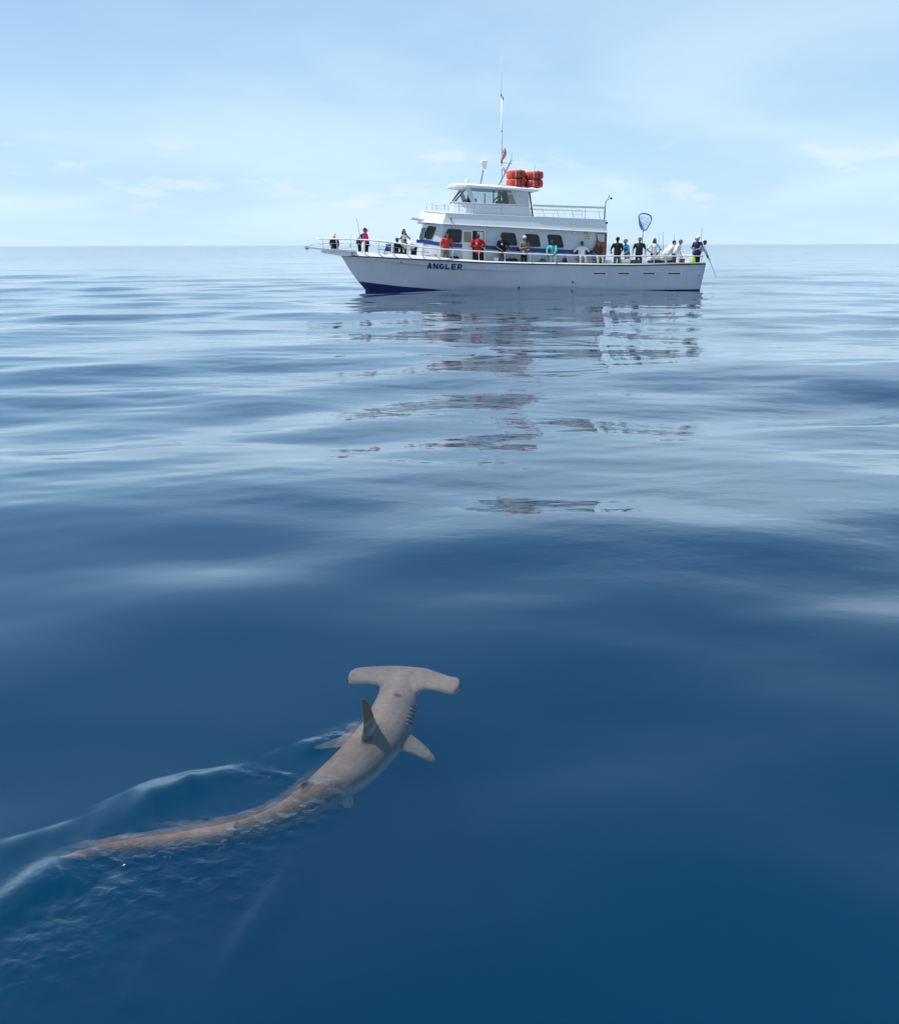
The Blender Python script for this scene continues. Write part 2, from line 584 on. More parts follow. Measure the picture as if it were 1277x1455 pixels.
WPLAS = mat('white_plastic', (0.78, 0.78, 0.76), 0.4, var=0.05)

# ------------------------------------------------------------------ the fishing boat
PSI = R(7.5)
BW, BS, BL = 2.86, 2.90, 19.05
_g = ground(520, 413)
boat = bpy.data.objects.new('fishing_boat', None)
C.objects.link(boat)
boat.location = (_g.x - 1.28 * math.cos(PSI), _g.y - 1.28 * math.sin(PSI), 0)
boat.rotation_euler = (0, 0, PSI)
tag(boat, 'long white and grey party fishing boat with raised wheelhouse and navy name on its hull', 'boat')
BM = Matrix.Translation(boat.location) @ Matrix.Rotation(PSI, 4, 'Z')
BMI = BM.inverted()
_co = BMI @ Vector((0, 0, CAM_H))


def hit(px, py, p0, n):
    """boat-frame point (x aft, y to starboard, z up, metres) on the plane p0, n seen at that place in the photo"""
    d = Vector(((px - W_PX / 2) / F_PX, -(py - H_PX / 2) / F_PX, -1.0))
    d = BMI.to_3x3() @ (cam.matrix_world.to_3x3() @ d)
    n = Vector(n)
    t = (Vector(p0) - _co).dot(n) / d.dot(n)
    return _co + d * t


def at(px, py, v):
    return hit(px, py, (0, v, 0), (0, 1, 0))


def lerp(a, b, t):
    return a + (b - a) * t


def interp(x, xs, ys):
    return float(np.interp(x, xs, ys))


def sheer(u):
    return interp(u, [-0.5, 0, 1.5, 3, 4.8, 7, 9.8, 13, 15, 19.1], [1.86, 1.84, 1.77, 1.70, 1.61, 1.49, 1.40, 1.34, 1.32, 1.36])


def half_s(u):                     # half breadth at the sheer
    if u <= 0:
        return 0.0
    k = min(u / 8.5, 1.0)
    b = BS * (1 - (1 - k) ** 2.1)
    return b - 0.30 * max(0, (u - 12) / 7.05) ** 1.6


def half_w(u):                     # half breadth at the waterline
    k = min(max((u - 1.28) / 10.0, 0), 1.0)
    b = 2.58 * (1 - (1 - k) ** 1.75)
    return b - 0.22 * max(0, (u - 12) / 7.05) ** 1.6


def stem_u(z):
    return interp(z, [-0.9, -0.4, 0, 0.5, 1.0, 1.84], [2.9, 1.75, 1.28, 0.88, 0.52, 0.0])


def half(u, z):
    """hull half breadth at distance u from the bow and height z"""
    us = stem_u(z)
    if u <= us:
        return 0.0
    s = sheer(u)
    tt = min(max(z / s, 0.0), 1.0)
    k0 = min(max((u - us) / 0.9, 0.0), 1.0)
    b0, b1 = half_w(u + (1.28 - us) * max(0, 1 - u / 6.0)), half_s(u + (0 - us) * max(0, 1 - u / 6.0) * 1.0)
    b1 = max(b1, 0.02)
    fl = tt ** (1.0 + 0.75 * max(0, 1 - u / 8.0))
    b = lerp(b0, b1, fl)
    if z < 0:
        b *= max(0.0, 1 - (z / -1.0) ** 2 * 0.75)
    return max(b, 0.0) * (0.25 + 0.75 * k0 ** 0.6)


US = [0.0, 0.08, 0.2, 0.4, 0.7, 1.1, 1.6, 2.2, 3, 4, 5, 6, 7, 8.5, 10, 11.5, 13, 14.5, 16, 17.5, 18.4, 19.05]
TS = [-0.9, -0.45, -0.15, 0.0, 0.12, 0.26, 0.42, 0.58, 0.74, 0.88, 1.0]


def hull_pt(i, t, side, off=0.0):
    f = US[i] / BL
    z = t if t < 0 else t * sheer(US[i])
    us = stem_u(z)
    u = us + f * (BL - us)
    if t > 0:
        z = t * sheer(u)
    uu = u - 0.12 * (1 - t) * f      # transom raked a little
    return (uu, side * (half(u, z) + off), z)


def zboot(u):
    return interp(u, [0, 1, 3, 5.2, 7, 19.1], [0.56, 0.48, 0.26, 0.09, 0.045, 0.04])


hm = MB()
for side in (-1, 1):
    rings = [[hull_pt(i, t, side) for t in TS] for i in range(len(US))]
    hm.loft(rings, cap=False, closed=False)
tr = [hull_pt(len(US) - 1, t, -1) for t in TS] + [hull_pt(len(US) - 1, t, 1) for t in TS][::-1]
hm.poly(tr)
hull = hm.build('hull', HULLP, boat, sharp=35)
bm_ = bmesh.new()
bm_.from_mesh(hull.data)
bmesh.ops.remove_doubles(bm_, verts=bm_.verts, dist=0.003)
bmesh.ops.recalc_face_normals(bm_, faces=bm_.faces)
bm_.to_mesh(hull.data)
bm_.free()

for side in (-1, 1):
    b = MB()
    rings = []
    us_ = np.concatenate([np.linspace(0.86, 6, 26), np.linspace(6.6, 18.9, 14)])
    for u in us_:
        zt = zboot(u)
        ring = []
        for q in np.linspace(-0.5, zt, 7):
            uu = max(u, stem_u(q) + 0.002)
            ring.append((uu, side * (half(uu, q) + 0.022), q))
        rings.append(ring)
    b.loft(rings, cap=False, closed=False)
    b.build('bottom_paint', BOOT, hull, smooth=True)
    # dark rubbing strake, pale cap above it
    pts = [(u, side * (half(u, sheer(u)) + 0.02), sheer(u) - 0.02) for u in np.concatenate([np.linspace(0.03, 5, 26), np.linspace(5.6, 19.0, 24)])]
    MB().tube(pts, 0.035, 6).build('rubbing_strake', BLACK, hull, smooth=True)
    cap = []
    for u in np.concatenate([np.linspace(0.04, 5, 26), np.linspace(5.6, 19.02, 24)]):
        b0 = half(u, sheer(u))
        hgt = interp(u, [0, 3.2, 5.0, 7.5, 20], [0.22, 0.20, 0.13, 0.07, 0.07])
        s = sheer(u)
        ins = min(b0 * 0.8, 0.05 + hgt * 0.35)
        cap.append([(u, side * (b0 + 0.012), s + 0.012), (u, side * (b0 - ins + 0.04), s + hgt), (u, side * (b0 - ins - 0.10 * min(1, b0)), s + hgt),
                    (u, side * max(min(b0 - ins - 0.12, half(u, s - 0.42) - 0.10 if u > 4 else 9), 0.0), s - 0.42 if u > 4 else s + 0.02)])
    MB().loft(cap).build('gunwale', GEL, hull, sharp=40)
# transom cap
u = BL - 0.02
MB().rbox((u - 0.14, -half(19, 1.3), sheer(u) + 0.0), (u + 0.02, half(19, 1.3), sheer(u) + 0.075), 0.02).build('transom_cap', GEL, hull)


def deck_z(u):
    return sheer(u) - interp(u, [0, 3.5, 6, 20], [0.10, 0.30, 0.40, 0.40])


dk = MB()
rings = []
for u in np.concatenate([np.linspace(0.1, 5, 20), np.linspace(5.6, 18.95, 20)]):
    b0 = max(half(u, sheer(u)) - 0.1, 0.01)
    rings.append([(u, -b0, deck_z(u)), (u, 0, deck_z(u) + 0.03), (u, b0, deck_z(u))])
dk.loft(rings, cap=False, closed=False)
dk.build('deck', DECKM, boat, smooth=True)

# pulpit at the bow: plank on a deeper bracket
pp = MB()
pp.prism([(-1.86, -0.28, 2.20), (-1.86, 0.28, 2.20), (-0.9, 0.50, 2.10), (0.8, 0.62, 1.98), (0.8, -0.62, 1.98), (-0.9, -0.50, 2.10)], (0, 0, 0.085))
pulpit = pp.build('pulpit', GEL, boat)
b = MB()
b.loft([[(-1.0, -0.34, 2.09), (-1.0, 0.34, 2.09), (-1.0, 0.34, 1.96), (-1.0, -0.34, 1.96)],
        [(-0.02, -0.40, 2.03), (-0.02, 0.40, 2.03), (-0.02, 0.40, 1.80), (-0.02, -0.40, 1.80)],
        [(0.55, -0.45, 2.0), (0.55, 0.45, 2.0), (0.55, 0.45, 1.80), (0.55, -0.45, 1.80)]])
b.build('bracket', GEL, pulpit)
MB().lathe([(0.05, 0), (0.09, 0.03), (0.09, 0.07), (0.03, 0.09)], (-1.72, 0, 2.12), 10).build('anchor_roller', BLACK, pulpit)

# hand rails: one run each side from pulpit to stern, stanchions, a lower bow wire
rail_px = [(457, 339.2, -0.42), (483, 339.3, -0.52), (512, 340.2, -1.0), (539, 341.8, -1.45), (567, 345.5, -1.95), (597, 351, -2.32), (630, 353.8, -2.5),
           (680, 356.8, -2.66), (740, 360.2, -2.76), (800, 362.3, -2.80), (850, 363.3, -2.80), (900, 363.6, -2.74), (955, 363.8, -2.66), (999, 363.4, -2.58)]
rail = [at(*p) for p in rail_px]


def run_at(u, pts):
    xs = [p.x for p in pts]
    return Vector((u, interp(u, xs, [p.y for p in pts]), interp(u, xs, [p.z for p in pts])))


for side in (1, -1):
    pts = [Vector((p.x, p.y * side, p.z)) for p in rail]
    hr = MB().tube(pts, 0.032, 6).build('hand_rail', TUBE, boat, smooth=True)
    st = list(np.arange(rail[0].x + 0.02, 5.0, 0.72)) + list(np.arange(5.6, 18.9, 1.32))
    for u in st:
        p = run_at(u, pts)
        if u < 0.35:
            foot = Vector((u + 0.05, p.y, 2.12 - 0.08 * (u + 1)))
        else:
            b0 = half(u, sheer(u))
            foot = Vector((u, math.copysign(max(b0 - 0.10, 0.05), p.y), sheer(u) + 0.05))
        MB().tube([foot, p], 0.022, 6).build('stanchion', TUBE, hr, smooth=True)
    low = [Vector((q.x, q.y, q.z - 0.22)) for q in (run_at(u, pts) for u in np.linspace(rail[0].x, 4.4, 9))]
    MB().tube(low, 0.012, 5).build('lower_wire', STEEL, hr, smooth=True)
MB().tube([(rail[0].x, rail[0].y, rail[0].z), (rail[0].x - 0.25, 0, rail[0].z + 0.0), (rail[0].x, -rail[0].y, rail[0].z)], 0.03, 6).build('pulpit_rail', TUBE, boat, smooth=True)
MB().tube([(-1.78, -0.2, 2.26), (-1.2, -0.36, 2.43), (rail[0].x, rail[0].y, 2.38)], 0.02, 6).build('pulpit_brace', STEEL, boat, smooth=True)
MB().tube([(-1.78, 0.2, 2.26), (-1.2, 0.36, 2.43), (rail[0].x, -rail[0].y, 2.38)], 0.02, 6).build('pulpit_brace', STEEL, boat, smooth=True)
e = rail[-1]
srail = MB().tube([e, (e.x + 0.04, e.y * 0.5, e.z + 0.01), (e.x + 0.06, 0, e.z + 0.02), (e.x + 0.04, -e.y * 0.5, e.z + 0.01), (e.x, -e.y, e.z)], 0.03, 6).build('stern_rail', TUBE, boat, smooth=True)
for y in np.linspace(-2.4, 2.4, 7):
    MB().tube([(e.x, y, sheer(19) + 0.05), (e.x + 0.03, y, e.z)], 0.02, 6).build('stanchion', TUBE, srail, smooth=True)

# ---- cabin
CV = 1.95
ROOF = lambda u: lerp(3.375, 2.945, (u - 4.5) / 9.2)
bot = [(4.02, -1.05), (4.95, -CV), (13.80, -CV), (13.80, CV), (4.95, CV), (4.02, 1.05)]
top = [(4.46, -1.12), (5.22, -CV), (13.80, -CV), (13.80, CV), (5.22, CV), (4.46, 1.12)]
cab = MB().loft([[(x, y, 0.95 if x > 6 else 1.15) for x, y in bot], [(x, y, ROOF(x)) for x, y in top]]).build('cabin', CABP, boat)
CP0 = Vector((4.95, -CV, 1.15))
CN = (Vector((4.02, -1.05, 1.15)) - CP0).cross(Vector((5.22, -CV, ROOF(5.22))) - CP0).normalized()   # angled corner panel
if CN.y > 0:
    CN = -CN
PN = Vector((0, -1, 0))


def rounded(pts, r, n=4):
    """rounded version of a polygon of 3-D points"""
    out = []
    m_ = len(pts)
    for i in range(m_):
        p, a, c = pts[i], pts[i - 1], pts[(i + 1) % m_]
        da, dc = (a - p), (c - p)
        ra = min(r, da.length * 0.45)
        rc = min(r, dc.length * 0.45)
        A, Cc = p + da.normalized() * ra, p + dc.normalized() * rc
        for k in range(n + 1):
            t_ = k / n
            out.append(A * (1 - t_) ** 2 + p * 2 * t_ * (1 - t_) + Cc * t_ ** 2)
    return out


def window(pts, nrm, parent, name='window', frame_mat=BLACK, pane_mat=TINT, fw=0.07, proud=0.035, r=0.14):
    """frame ring with depth, pane set back inside it; pts on the wall plane"""
    pts = [Vector(p) for p in pts]
    c = sum(pts, Vector()) / len(pts)
    outer = rounded(pts, r)
    inner = rounded([p + (c - p).normalized() * fw * 1.4 for p in pts], r * 0.8)
    n_ = nrm.normalized()
    fr = MB()
    o0 = [p - n_ * 0.012 for p in outer]
    o1 = [p + n_ * proud for p in outer]
    i1 = [p + n_ * proud for p in inner]
    i0 = [p - n_ * 0.012 for p in inner]
    fr.loft([o0, o1, i1, i0], cap=False)
    f_ = fr.build(name, frame_mat, parent)
    MB().poly([p + n_ * 0.010 for p in inner]).build('pane', pane_mat, f_)
    return f_


wq = [[(608.4, 320.3), (620.2, 322.4), (612.3, 340.3), (601.6, 337.6)]]
window([hit(x, y, CP0, CN) for x, y in wq[0]], CN, cab)
MP = Vector((1, -1, 1))
mir = lambda p: Vector((p.x, -p.y, p.z))
window([mir(hit(x, y, CP0, CN)) for x, y in wq[0]], mir(CN), cab)
port_windows = [[(635.5, 324.6), (656.0, 325.7), (654.9, 344.8), (629.5, 343.8)],
                [(711.2, 329.5), (731.8, 331.0), (735.0, 348.8), (715.6, 348.0)],
                [(744.5, 331.7), (764.9, 333.0), (768.2, 350.6), (749.6, 350.1)],
                [(776.7, 332.6), (796.9, 333.9), (801.2, 352.0), (780.6, 351.1)]]
for q in port_windows:
    window([at(x, y, -CV) for x, y in q], PN, cab)
    window([mir(at(x, y, -CV)) for x, y in q], -PN, cab)
# front windows of the cabin
FN = Vector((-1, 0, 0.2)).normalized()
for y0, y1 in ((-0.98, -0.06), (0.06, 0.98)):
    fp = lambda y, z: Vector((lerp(4.02, 4.46, (z - 1.15) / (3.375 - 1.15)), y, z))
    window([fp(y0, 3.2), fp(y1, 3.2), fp(y1, 2.5), fp(y0, 2.5)], FN, cab)

# navy stripe, port side and corner, mirrored
sp = [(625.0, 344.0, 349.3), (655, 346.2, 351.7), (720, 350.2, 356.0), (790, 353.8, 359.6), (846, 355.8, 361.6)]
for s in (1, -1):
    topl = [at(x, a, -CV) for x, a, _ in sp]
    botl = [at(x, b_, -CV) for x, _, b_ in sp]
    m_ = MB()
    rings = [[Vector((p.x, p.y * s - 0.006 * s, p.z)), Vector((q.x, q.y * s - 0.006 * s, q.z)), Vector((q.x, q.y * s + 0.01 * s, q.z)), Vector((p.x, p.y * s + 0.01 * s, p.z))] for p, q in zip(topl, botl)]
    m_.loft(rings)
    m_.build('stripe', NAVY, cab)
    cq = [hit(597.2, 339.4, CP0, CN), hit(624.6, 344.0, CP0, CN), hit(624.2, 349.2, CP0, CN), hit(596.2, 344.2, CP0, CN)]
    cn = CN if s == 1 else mir(CN)
    cq = [p if s == 1 else mir(p) for p in cq]
    MB().prism([p - cn * 0.01 for p in cq], cn * 0.016).build('stripe', NAVY, cab)

# side door: leaf with tan blind, doorway's inner shade painted as a dark sheet beside it, pale edge inside
dl = [at(656.8, 326.6, -CV), at(670.6, 327.2, -CV), at(671.2, 374, -CV), at(656.2, 374, -CV)]
dl[2].z = dl[3].z = 1.06
door = MB().prism([p + Vector((0, 0.01, 0)) for p in dl], (0, -0.055, 0)).build('door', GEL, cab)
q = [at(658.8, 328.6, -CV - 0.045), at(669.2, 329.2, -CV - 0.045), at(669.4, 344.0, -CV - 0.045), at(658.6, 343.6, -CV - 0.045)]
MB().prism(q, (0, -0.012, 0)).build('door_window', TAN, door)
MB().tube([at(669.6, 349, -CV - 0.06), at(669.6, 352, -CV - 0.06)], 0.02, 6).build('handle', STEEL, door)
dw = [at(671.4, 327.2, -CV), at(687.4, 328.0, -CV), at(687.6, 374, -CV), at(671.4, 374, -CV)]
dw[2].z = dw[3].z = 1.06
MB().prism([p + Vector((0, 0.004, 0)) for p in dw], (0, -0.010, 0)).build('doorway', DARK, cab)
jam = MB()
jam.prism([Vector((dw[1].x, -CV - 0.04, dw[1].z + 0.05)), Vector((dw[1].x + 0.07, -CV - 0.04, dw[1].z + 0.05)), Vector((dw[1].x + 0.07, -CV - 0.04, 1.06)), Vector((dw[1].x, -CV - 0.04, 1.06))], (0, 0.05, 0))
jam.prism([Vector((dw[0].x - 0.02, -CV - 0.04, dw[0].z)), Vector((dw[1].x - 0.002, -CV - 0.04, dw[1].z)), Vector((dw[1].x - 0.002, -CV - 0.04, dw[1].z + 0.06)), Vector((dw[0].x - 0.02, -CV - 0.04, dw[0].z + 0.06))], (0, 0.05, 0))
jam.build('door_frame', GEL, cab)
q = [at(678, 328.6, -CV - 0.012), at(686.4, 329.2, -CV - 0.012), at(686.4, 352, -CV - 0.012), at(678, 352, -CV - 0.012)]
MB().prism(q, (0, -0.012, 0)).build('inner_panel', WPLAS, cab)

# notice boards with illegible brown lines near the stern end of the cabin
for (x0, y0, x1, y1, lines) in ((828.6, 328.6, 836.6, 333.6, 2), (829.6, 333.9, 839.0, 341.2, 2)):
    q = [at(x0, y0, -CV), at(x1, y0 + 0.4, -CV), at(x1, y1, -CV), at(x0, y1 - 0.4, -CV)]
    nb = MB().prism([p + Vector((0, 0.01, 0)) for p in q], (0, -0.03, 0)).build('notice_board', CREAM, cab)
    for k in range(lines):
        ya = lerp(y0, y1, (k + 0.55) / (lines + 0.35))
        xx = x0 + 1.0
        for wd in (1.6, 1.1, 2.0, 1.3):
            if xx + wd > x1 - 0.6:
                break
            q = [at(xx, ya - 0.55, -CV - 0.021), at(xx + wd, ya - 0.5, -CV - 0.021), at(xx + wd, ya + 0.6, -CV - 0.021), at(xx, ya + 0.55, -CV - 0.021)]
            MB().prism(q, (0, -0.004, 0)).build('lettering', BROWNT, nb)
            xx += wd + 0.5
# varnished aft door and trim with a pale notice on it
q = [at(847.0, 330.6, -CV), at(863.6, 331.4, -CV), at(863.6, 365, -CV), at(847.0, 365, -CV)]
q[2].z = q[3].z = 1.0
q[1].x = q[2].x = min(q[1].x, 13.79)
wd_ = MB().prism([p + Vector((0, 0.01, 0)) for p in q], (0, -0.05, 0)).build('wooden_door', WOOD, cab)
q2 = [at(848.0, 331.8, -CV - 0.04), at(858.6, 332.4, -CV - 0.04), at(858.6, 343.4, -CV - 0.04), at(849.8, 343.0, -CV - 0.04)]
MB().prism(q2, (0, -0.012, 0)).build('notice', mat('grey_paper', (0.55, 0.58, 0.62), 0.7), wd_)
MB().box((13.80, -1.0, 1.0), (13.84, 0.2, 2.75)).build('aft_door', WOOD, cab)
for px, py in ((644.7, 322.0), (693.0, 325.6), (754.4, 328.3), (815.4, 331.0)):
    p = at(px, py, -CV - 0.05)
    lmp = MB().lathe([(0.02, 0.10), (0.05, 0.06), (0.065, 0.0), (0.04, -0.05), (0.01, -0.065)], (p.x, p.y, p.z), 10)
    lmp.build('deck_light', WPLAS, cab, smooth=True)

# ---- upper deck: slab with a raised side band
bt = [(4.16, -1.02, 3.46), (5.12, -2.22, 3.345), (13.72, -2.22, 2.93)]
tp = [(4.36, -1.0, 4.00), (5.32, -2.10, 3.86), (13.66, -2.10, 3.525)]
bt += [(x, -y, z) for x, y, z in bt[::-1]]
tp += [(x, -y, z) for x, y, z in tp[::-1]]
ud = MB().loft([bt, [(x, y * 1.0, z) for x, y, z in tp]]).build('upper_deck', GEL, boat)
for s in (1, -1):
    MB().tube([Vector((x, y * 1.012 * s, z + 0.01)) for x, y, z in bt[:3]], 0.022, 6).build('drip_edge', GEL, ud)
    MB().tube([Vector((x, y * s, z + 0.01)) for x, y, z in tp[:3]], 0.035, 6).build('top_edge', TUBE, ud)
MB().prism([(3.72, -0.9, 3.66), (4.36, -1.15, 3.55), (4.36, 1.15, 3.55), (3.72, 0.9, 3.66)], (0, 0, 0.05)).build('visor', GEL, ud)
MB().lathe([(0.03, 0), (0.03, 0.10), (0.05, 0.12), (0.05, 0.18), (0.01, 0.20)], (5.55, -2.19, 3.50), 8).build('courtesy_light', GREYT, ud)


def ud_z(u):
    return lerp(3.86, 3.525, (u - 5.32) / 8.34)


# upper rails
ur = [at(617, 286.4, -1.35), at(644, 286.3, -2.0), at(668, 288.0, -2.06), at(757, 291.6, -2.06), at(800, 293.2, -2.06), at(858.5, 294.8, -2.06)]
for s in (1, -1):
    pts = [Vector((p.x, p.y * s, p.z)) for p in ur]
    rr = MB().tube(pts[:4], 0.018, 6).build('upper_rail', TUBE, boat, smooth=True)
    MB().loft([[Vector((p.x, p.y - 0.03, p.z - 0.05)), Vector((p.x, p.y + 0.03, p.z - 0.05)), Vector((p.x, p.y + 0.03, p.z + 0.05)), Vector((p.x, p.y - 0.03, p.z + 0.05))] for p in pts[3:]]).build('top_board', TUBE, rr)
    for u in (4.72, 5.3, 6.0, 6.75, 10.25, 11.0, 11.8, 12.55, 13.2, 13.55):
        p = run_at(u, pts)
        lean = 0.18 if u in (10.25, 11.0, 11.8, 13.2) else 0.0
        z0 = ud_z(u) if u > 5.32 else lerp(4.0, 3.86, (u - 4.36) / 0.96)
        MB().tube([(u + lean, p.y * 1.0, z0 - 0.02), p], 0.018, 6).build('stanchion', TUBE if u > 8 else STEEL, rr, smooth=True)
    mid = [Vector((p.x, p.y, p.z - 0.2)) for p in pts]
    MB().tube(mid, 0.009, 5).build('mid_wire', STEEL, rr, smooth=True)
a, b_ = ur[0], ur[-1]
MB().tube([a, (a.x - 0.3, 0, a.z), (a.x, -a.y, a.z)], 0.018, 6).build('front_rail', TUBE, boat, smooth=True)
MB().tube([b_, (b_.x, -b_.y, b_.z)], 0.025, 6).build('aft_rail', TUBE, boat, smooth=True)
# aft lamp post with horn
p = at(858.8, 311, -2.06)
lp = MB().tube([p, (p.x + 0.02, p.y, 4.45), (p.x + 0.14, p.y, 4.55), (p.x + 0.2, p.y, 4.78)], 0.028, 6).build('lamp_post', GREYT, boat, smooth=True)
MB().lathe([(0.02, -0.05), (0.06, -0.03), (0.06, 0.04), (0.02, 0.06)], (p.x + 0.30, p.y, 4.60), 8).build('lamp', BLACK, lp, smooth=True)
MB().lathe([(0.02, -0.05), (0.06, -0.03), (0.06, 0.04), (0.02, 0.06)], (p.x + 0.1, p.y - 0.08, 3.40), 8).build('flood_lamp', BLACK, lp, smooth=True)

# ---- wheelhouse
WV = 1.35
wz = lambda px, py: at(px, py, -WV)
A = [wz(664, 288.0), wz(751.5, 292.2), wz(756.8, 309.5), wz(660.5, 305.5)]
fx = A[0].x - 0.62            # foremost point of the house on the centre line
lw_top = [Vector((fx, -0.75, A[0].z + 0.03)), A[0], A[1], mir(A[1]), mir(A[0]), Vector((fx, 0.75, A[0].z + 0.03))]
lw_bot = [Vector((fx - 0.12, -0.8, 3.78)), Vector((A[3].x, -WV - 0.03, 3.76)), Vector((A[2].x, -WV - 0.03, 3.55)), Vector((A[2].x, WV + 0.03, 3.55)), Vector((A[3].x, WV + 0.03, 3.76)), Vector((fx - 0.12, 0.8, 3.78))]
wh = MB().loft([lw_bot, lw_top]).build('wheelhouse', CABP, boat)
MB().tube([lw_top[0], lw_top[1], lw_top[2]], 0.025, 6).build('sill', GREYT, wh)
for k, px in enumerate((712.0,)):
    MB().box((at(px, 298, -WV).x, -WV - 0.026, 3.66), (at(px, 298, -WV).x + 0.02, -WV - 0.012, 4.26)).build('panel_seam', GREYT, wh)
# pillars: polygons on the side plane, 6 cm thick, both sides
pil = {'front_pillar': [(660.5, 266.2), (667.6, 267.0), (677.2, 288.6), (669.6, 288.2)],
       'aft_pillar': [(726.2, 270.8), (750.6, 272.2), (752.2, 292.4), (733.4, 291.6)]}
for nm, q in pil.items():
    for s in (1, -1):
        pts = [wz(x, y) for x, y in q]
        pts = [Vector((p.x, p.y * s, p.z)) for p in pts]
        MB().prism(pts, (0, 0.07 * s, 0)).build(nm, CABP if nm == 'front_pillar' else mat('pillar_grey', (0.46, 0.49, 0.53), 0.45), wh)  # aft pillar in a slightly darker grey than the front one
for s in (1, -1):
    mpx = [wz(700.4, 269.5), wz(701.6, 269.5), wz(702.0, 290.2), wz(700.4, 290.2)]
    MB().prism([Vector((p.x, p.y * s, p.z)) for p in mpx], (0, 0.04 * s, 0)).build('mullion', BLACK, wh)
    pn = [wz(667.6, 267.2), wz(726.2, 270.8), wz(733.4, 291.4), wz(677.2, 288.4)]
    MB().prism([Vector((p.x, p.y * s * 0.985, p.z)) for p in pn], (0, 0.008 * s, 0)).build('side_pane', CLEAR, wh)
    # aft edge strip
    ae = [wz(751.0, 272.2), wz(753.0, 272.4), wz(758.2, 309.2), wz(756.2, 309.0)]
    MB().prism([Vector((p.x, p.y * s * 1.004, p.z)) for p in ae], (0, 0.06 * s, 0)).build('edge_strip', BLACK, wh)
    # windscreen corner post
    pw = [Vector((fx, -0.75 * s, lw_top[0].z)), Vector((fx + 0.62, -0.95 * s, at(660, 266, -WV).z))]
    MB().tube(pw, 0.035, 6).build('windscreen_post', BLACK, wh)
    MB().loft([[pw[0], A[0] if s == 1 else mir(A[0])], [pw[1], wz(661, 266.4) if s == 1 else mir(wz(661, 266.4))]], cap=False, closed=False).build('corner_pane', CLEAR, wh)
MB().loft([[Vector((fx, -0.75, lw_top[0].z)), Vector((fx, 0.75, lw_top[0].z))], [Vector((fx + 0.62, -0.95, at(660, 266, -WV).z)), Vector((fx + 0.62, 0.95, at(660, 266, -WV).z))]], cap=False, closed=False).build('windscreen', CLEAR, wh)
con = MB().rbox((A[0].x + 0.05, -1.0, 4.25), (A[0].x + 0.55, 1.0, 4.62), 0.04).build('console', DARK, wh)
MB().rbox((A[0].x + 0.15, -0.55, 4.62), (A[0].x + 0.3, -0.2, 4.86), 0.02).build('plotter', BLACK, con)
st_ = MB().rbox((A[0].x + 1.75, -0.75, 4.3), (A[0].x + 1.87, -0.3, 5.0), 0.03)
st_.build('helm_seat', BLACK, wh)
# roof: crowned slab with chamfered edge
r0, r1 = wz(655.5, 264.6), wz(764.5, 271.6)
def roof_ring(i, dz):
    x0, x1 = r0.x + i - 0.28, r1.x - i
    zf = lambda x: lerp(r0.z, r1.z, (x - r0.x) / (r1.x - r0.x)) + dz
    return [Vector((x0 - 0.25, -0.75, zf(x0 - 0.25))), Vector((x0, -1.2 + i, zf(x0))), Vector((x0 + 0.5, -1.52 + i, zf(x0 + 0.5))), Vector((x1, -1.52 + i, zf(x1))), Vector((x1, 1.52 - i, zf(x1))),
            Vector((x0 + 0.5, 1.52 - i, zf(x0 + 0.5))), Vector((x0, 1.2 - i, zf(x0))), Vector((x0 - 0.25, 0.75, zf(x0 - 0.25)))]
roof = MB().loft([roof_ring(0.10, -0.03), roof_ring(0.0, 0.0), roof_ring(0.0, 0.08), roof_ring(0.16, 0.17), roof_ring(0.6, 0.20)]).build('roof', GEL, wh)
roof_z = lambda u: lerp(r0.z, r1.z, (u - r0.x) / (r1.x - r0.x)) + 0.18

# ---- on the roof
p = at(663.5, 258, -0.6)
sl_ = MB().tube([(p.x, p.y, roof_z(p.x) - 0.03), (p.x, p.y, roof_z(p.x) + 0.08)], 0.03, 6)
sl_.lathe([(0.02, 0.06), (0.10, 0.09), (0.11, 0.17), (0.06, 0.25), (0.01, 0.26)], (p.x, p.y, roof_z(p.x)), 12)
sl_.build('searchlight', GEL, boat, smooth=True)
a, b_ = at(682, 260, -0.3), at(686.3, 241, -0.3)
rp = MB().tube([(a.x, a.y, roof_z(a.x) - 0.05), b_], 0.045, 8).build('radar_post', GREYT, boat, smooth=True)
MB().lathe([(0.06, -0.02), (0.13, 0.02), (0.15, 0.12), (0.16, 0.30), (0.20, 0.33), (0.20, 0.42), (0.12, 0.46), (0.01, 0.47)], (b_.x + 0.02, b_.y, b_.z), 16).build('radar_dome', GEL, rp, sharp=40)
p0, p1, p2 = at(712.6, 260, 0.0), at(713.0, 134, 0.0), at(712.6, 78, 0.0)
mast = MB().tube([(p0.x, 0, roof_z(p0.x) - 0.1), (p1.x, 0, p1.z)], 0.05, 10, r1=0.036).build('mast', TUBE, boat, smooth=True)
MB().tube([(p1.x - 0.03, 0, p1.z - 0.15), (p2.x, 0, p2.z)], 0.013, 6, r1=0.006).build('whip_antenna', TUBE, mast, smooth=True)
for (px, py, s) in ((711.7, 134.5, 0.08), (714.3, 139.5, 0.08), (712.6, 186, 0.05)):
    q = at(px, py, 0)
    MB().lathe([(0.02, -s), (0.035, -s * 0.8), (0.035, s * 0.8), (0.02, s)], (q.x, q.y - 0.03, q.z), 8).build('antenna_clamp', GREYT, mast, smooth=True)
q0, q1 = at(706.6, 261.5, -0.2), at(726.6, 227, -0.2)
bo = MB().tube([(q0.x, q0.y, roof_z(q0.x) - 0.06), q1], 0.035, 6).build('signal_boom', GREYT, boat, smooth=True)
MB().tube([q1, q1 + Vector((0.0, 0, 0.35))], 0.012, 5).build('aerial', GREYT, bo, smooth=True)
MB().tube([at(713, 231, 0), at(727, 232, 0)], 0.03, 6).build('spreader', TUBE, mast, smooth=True)
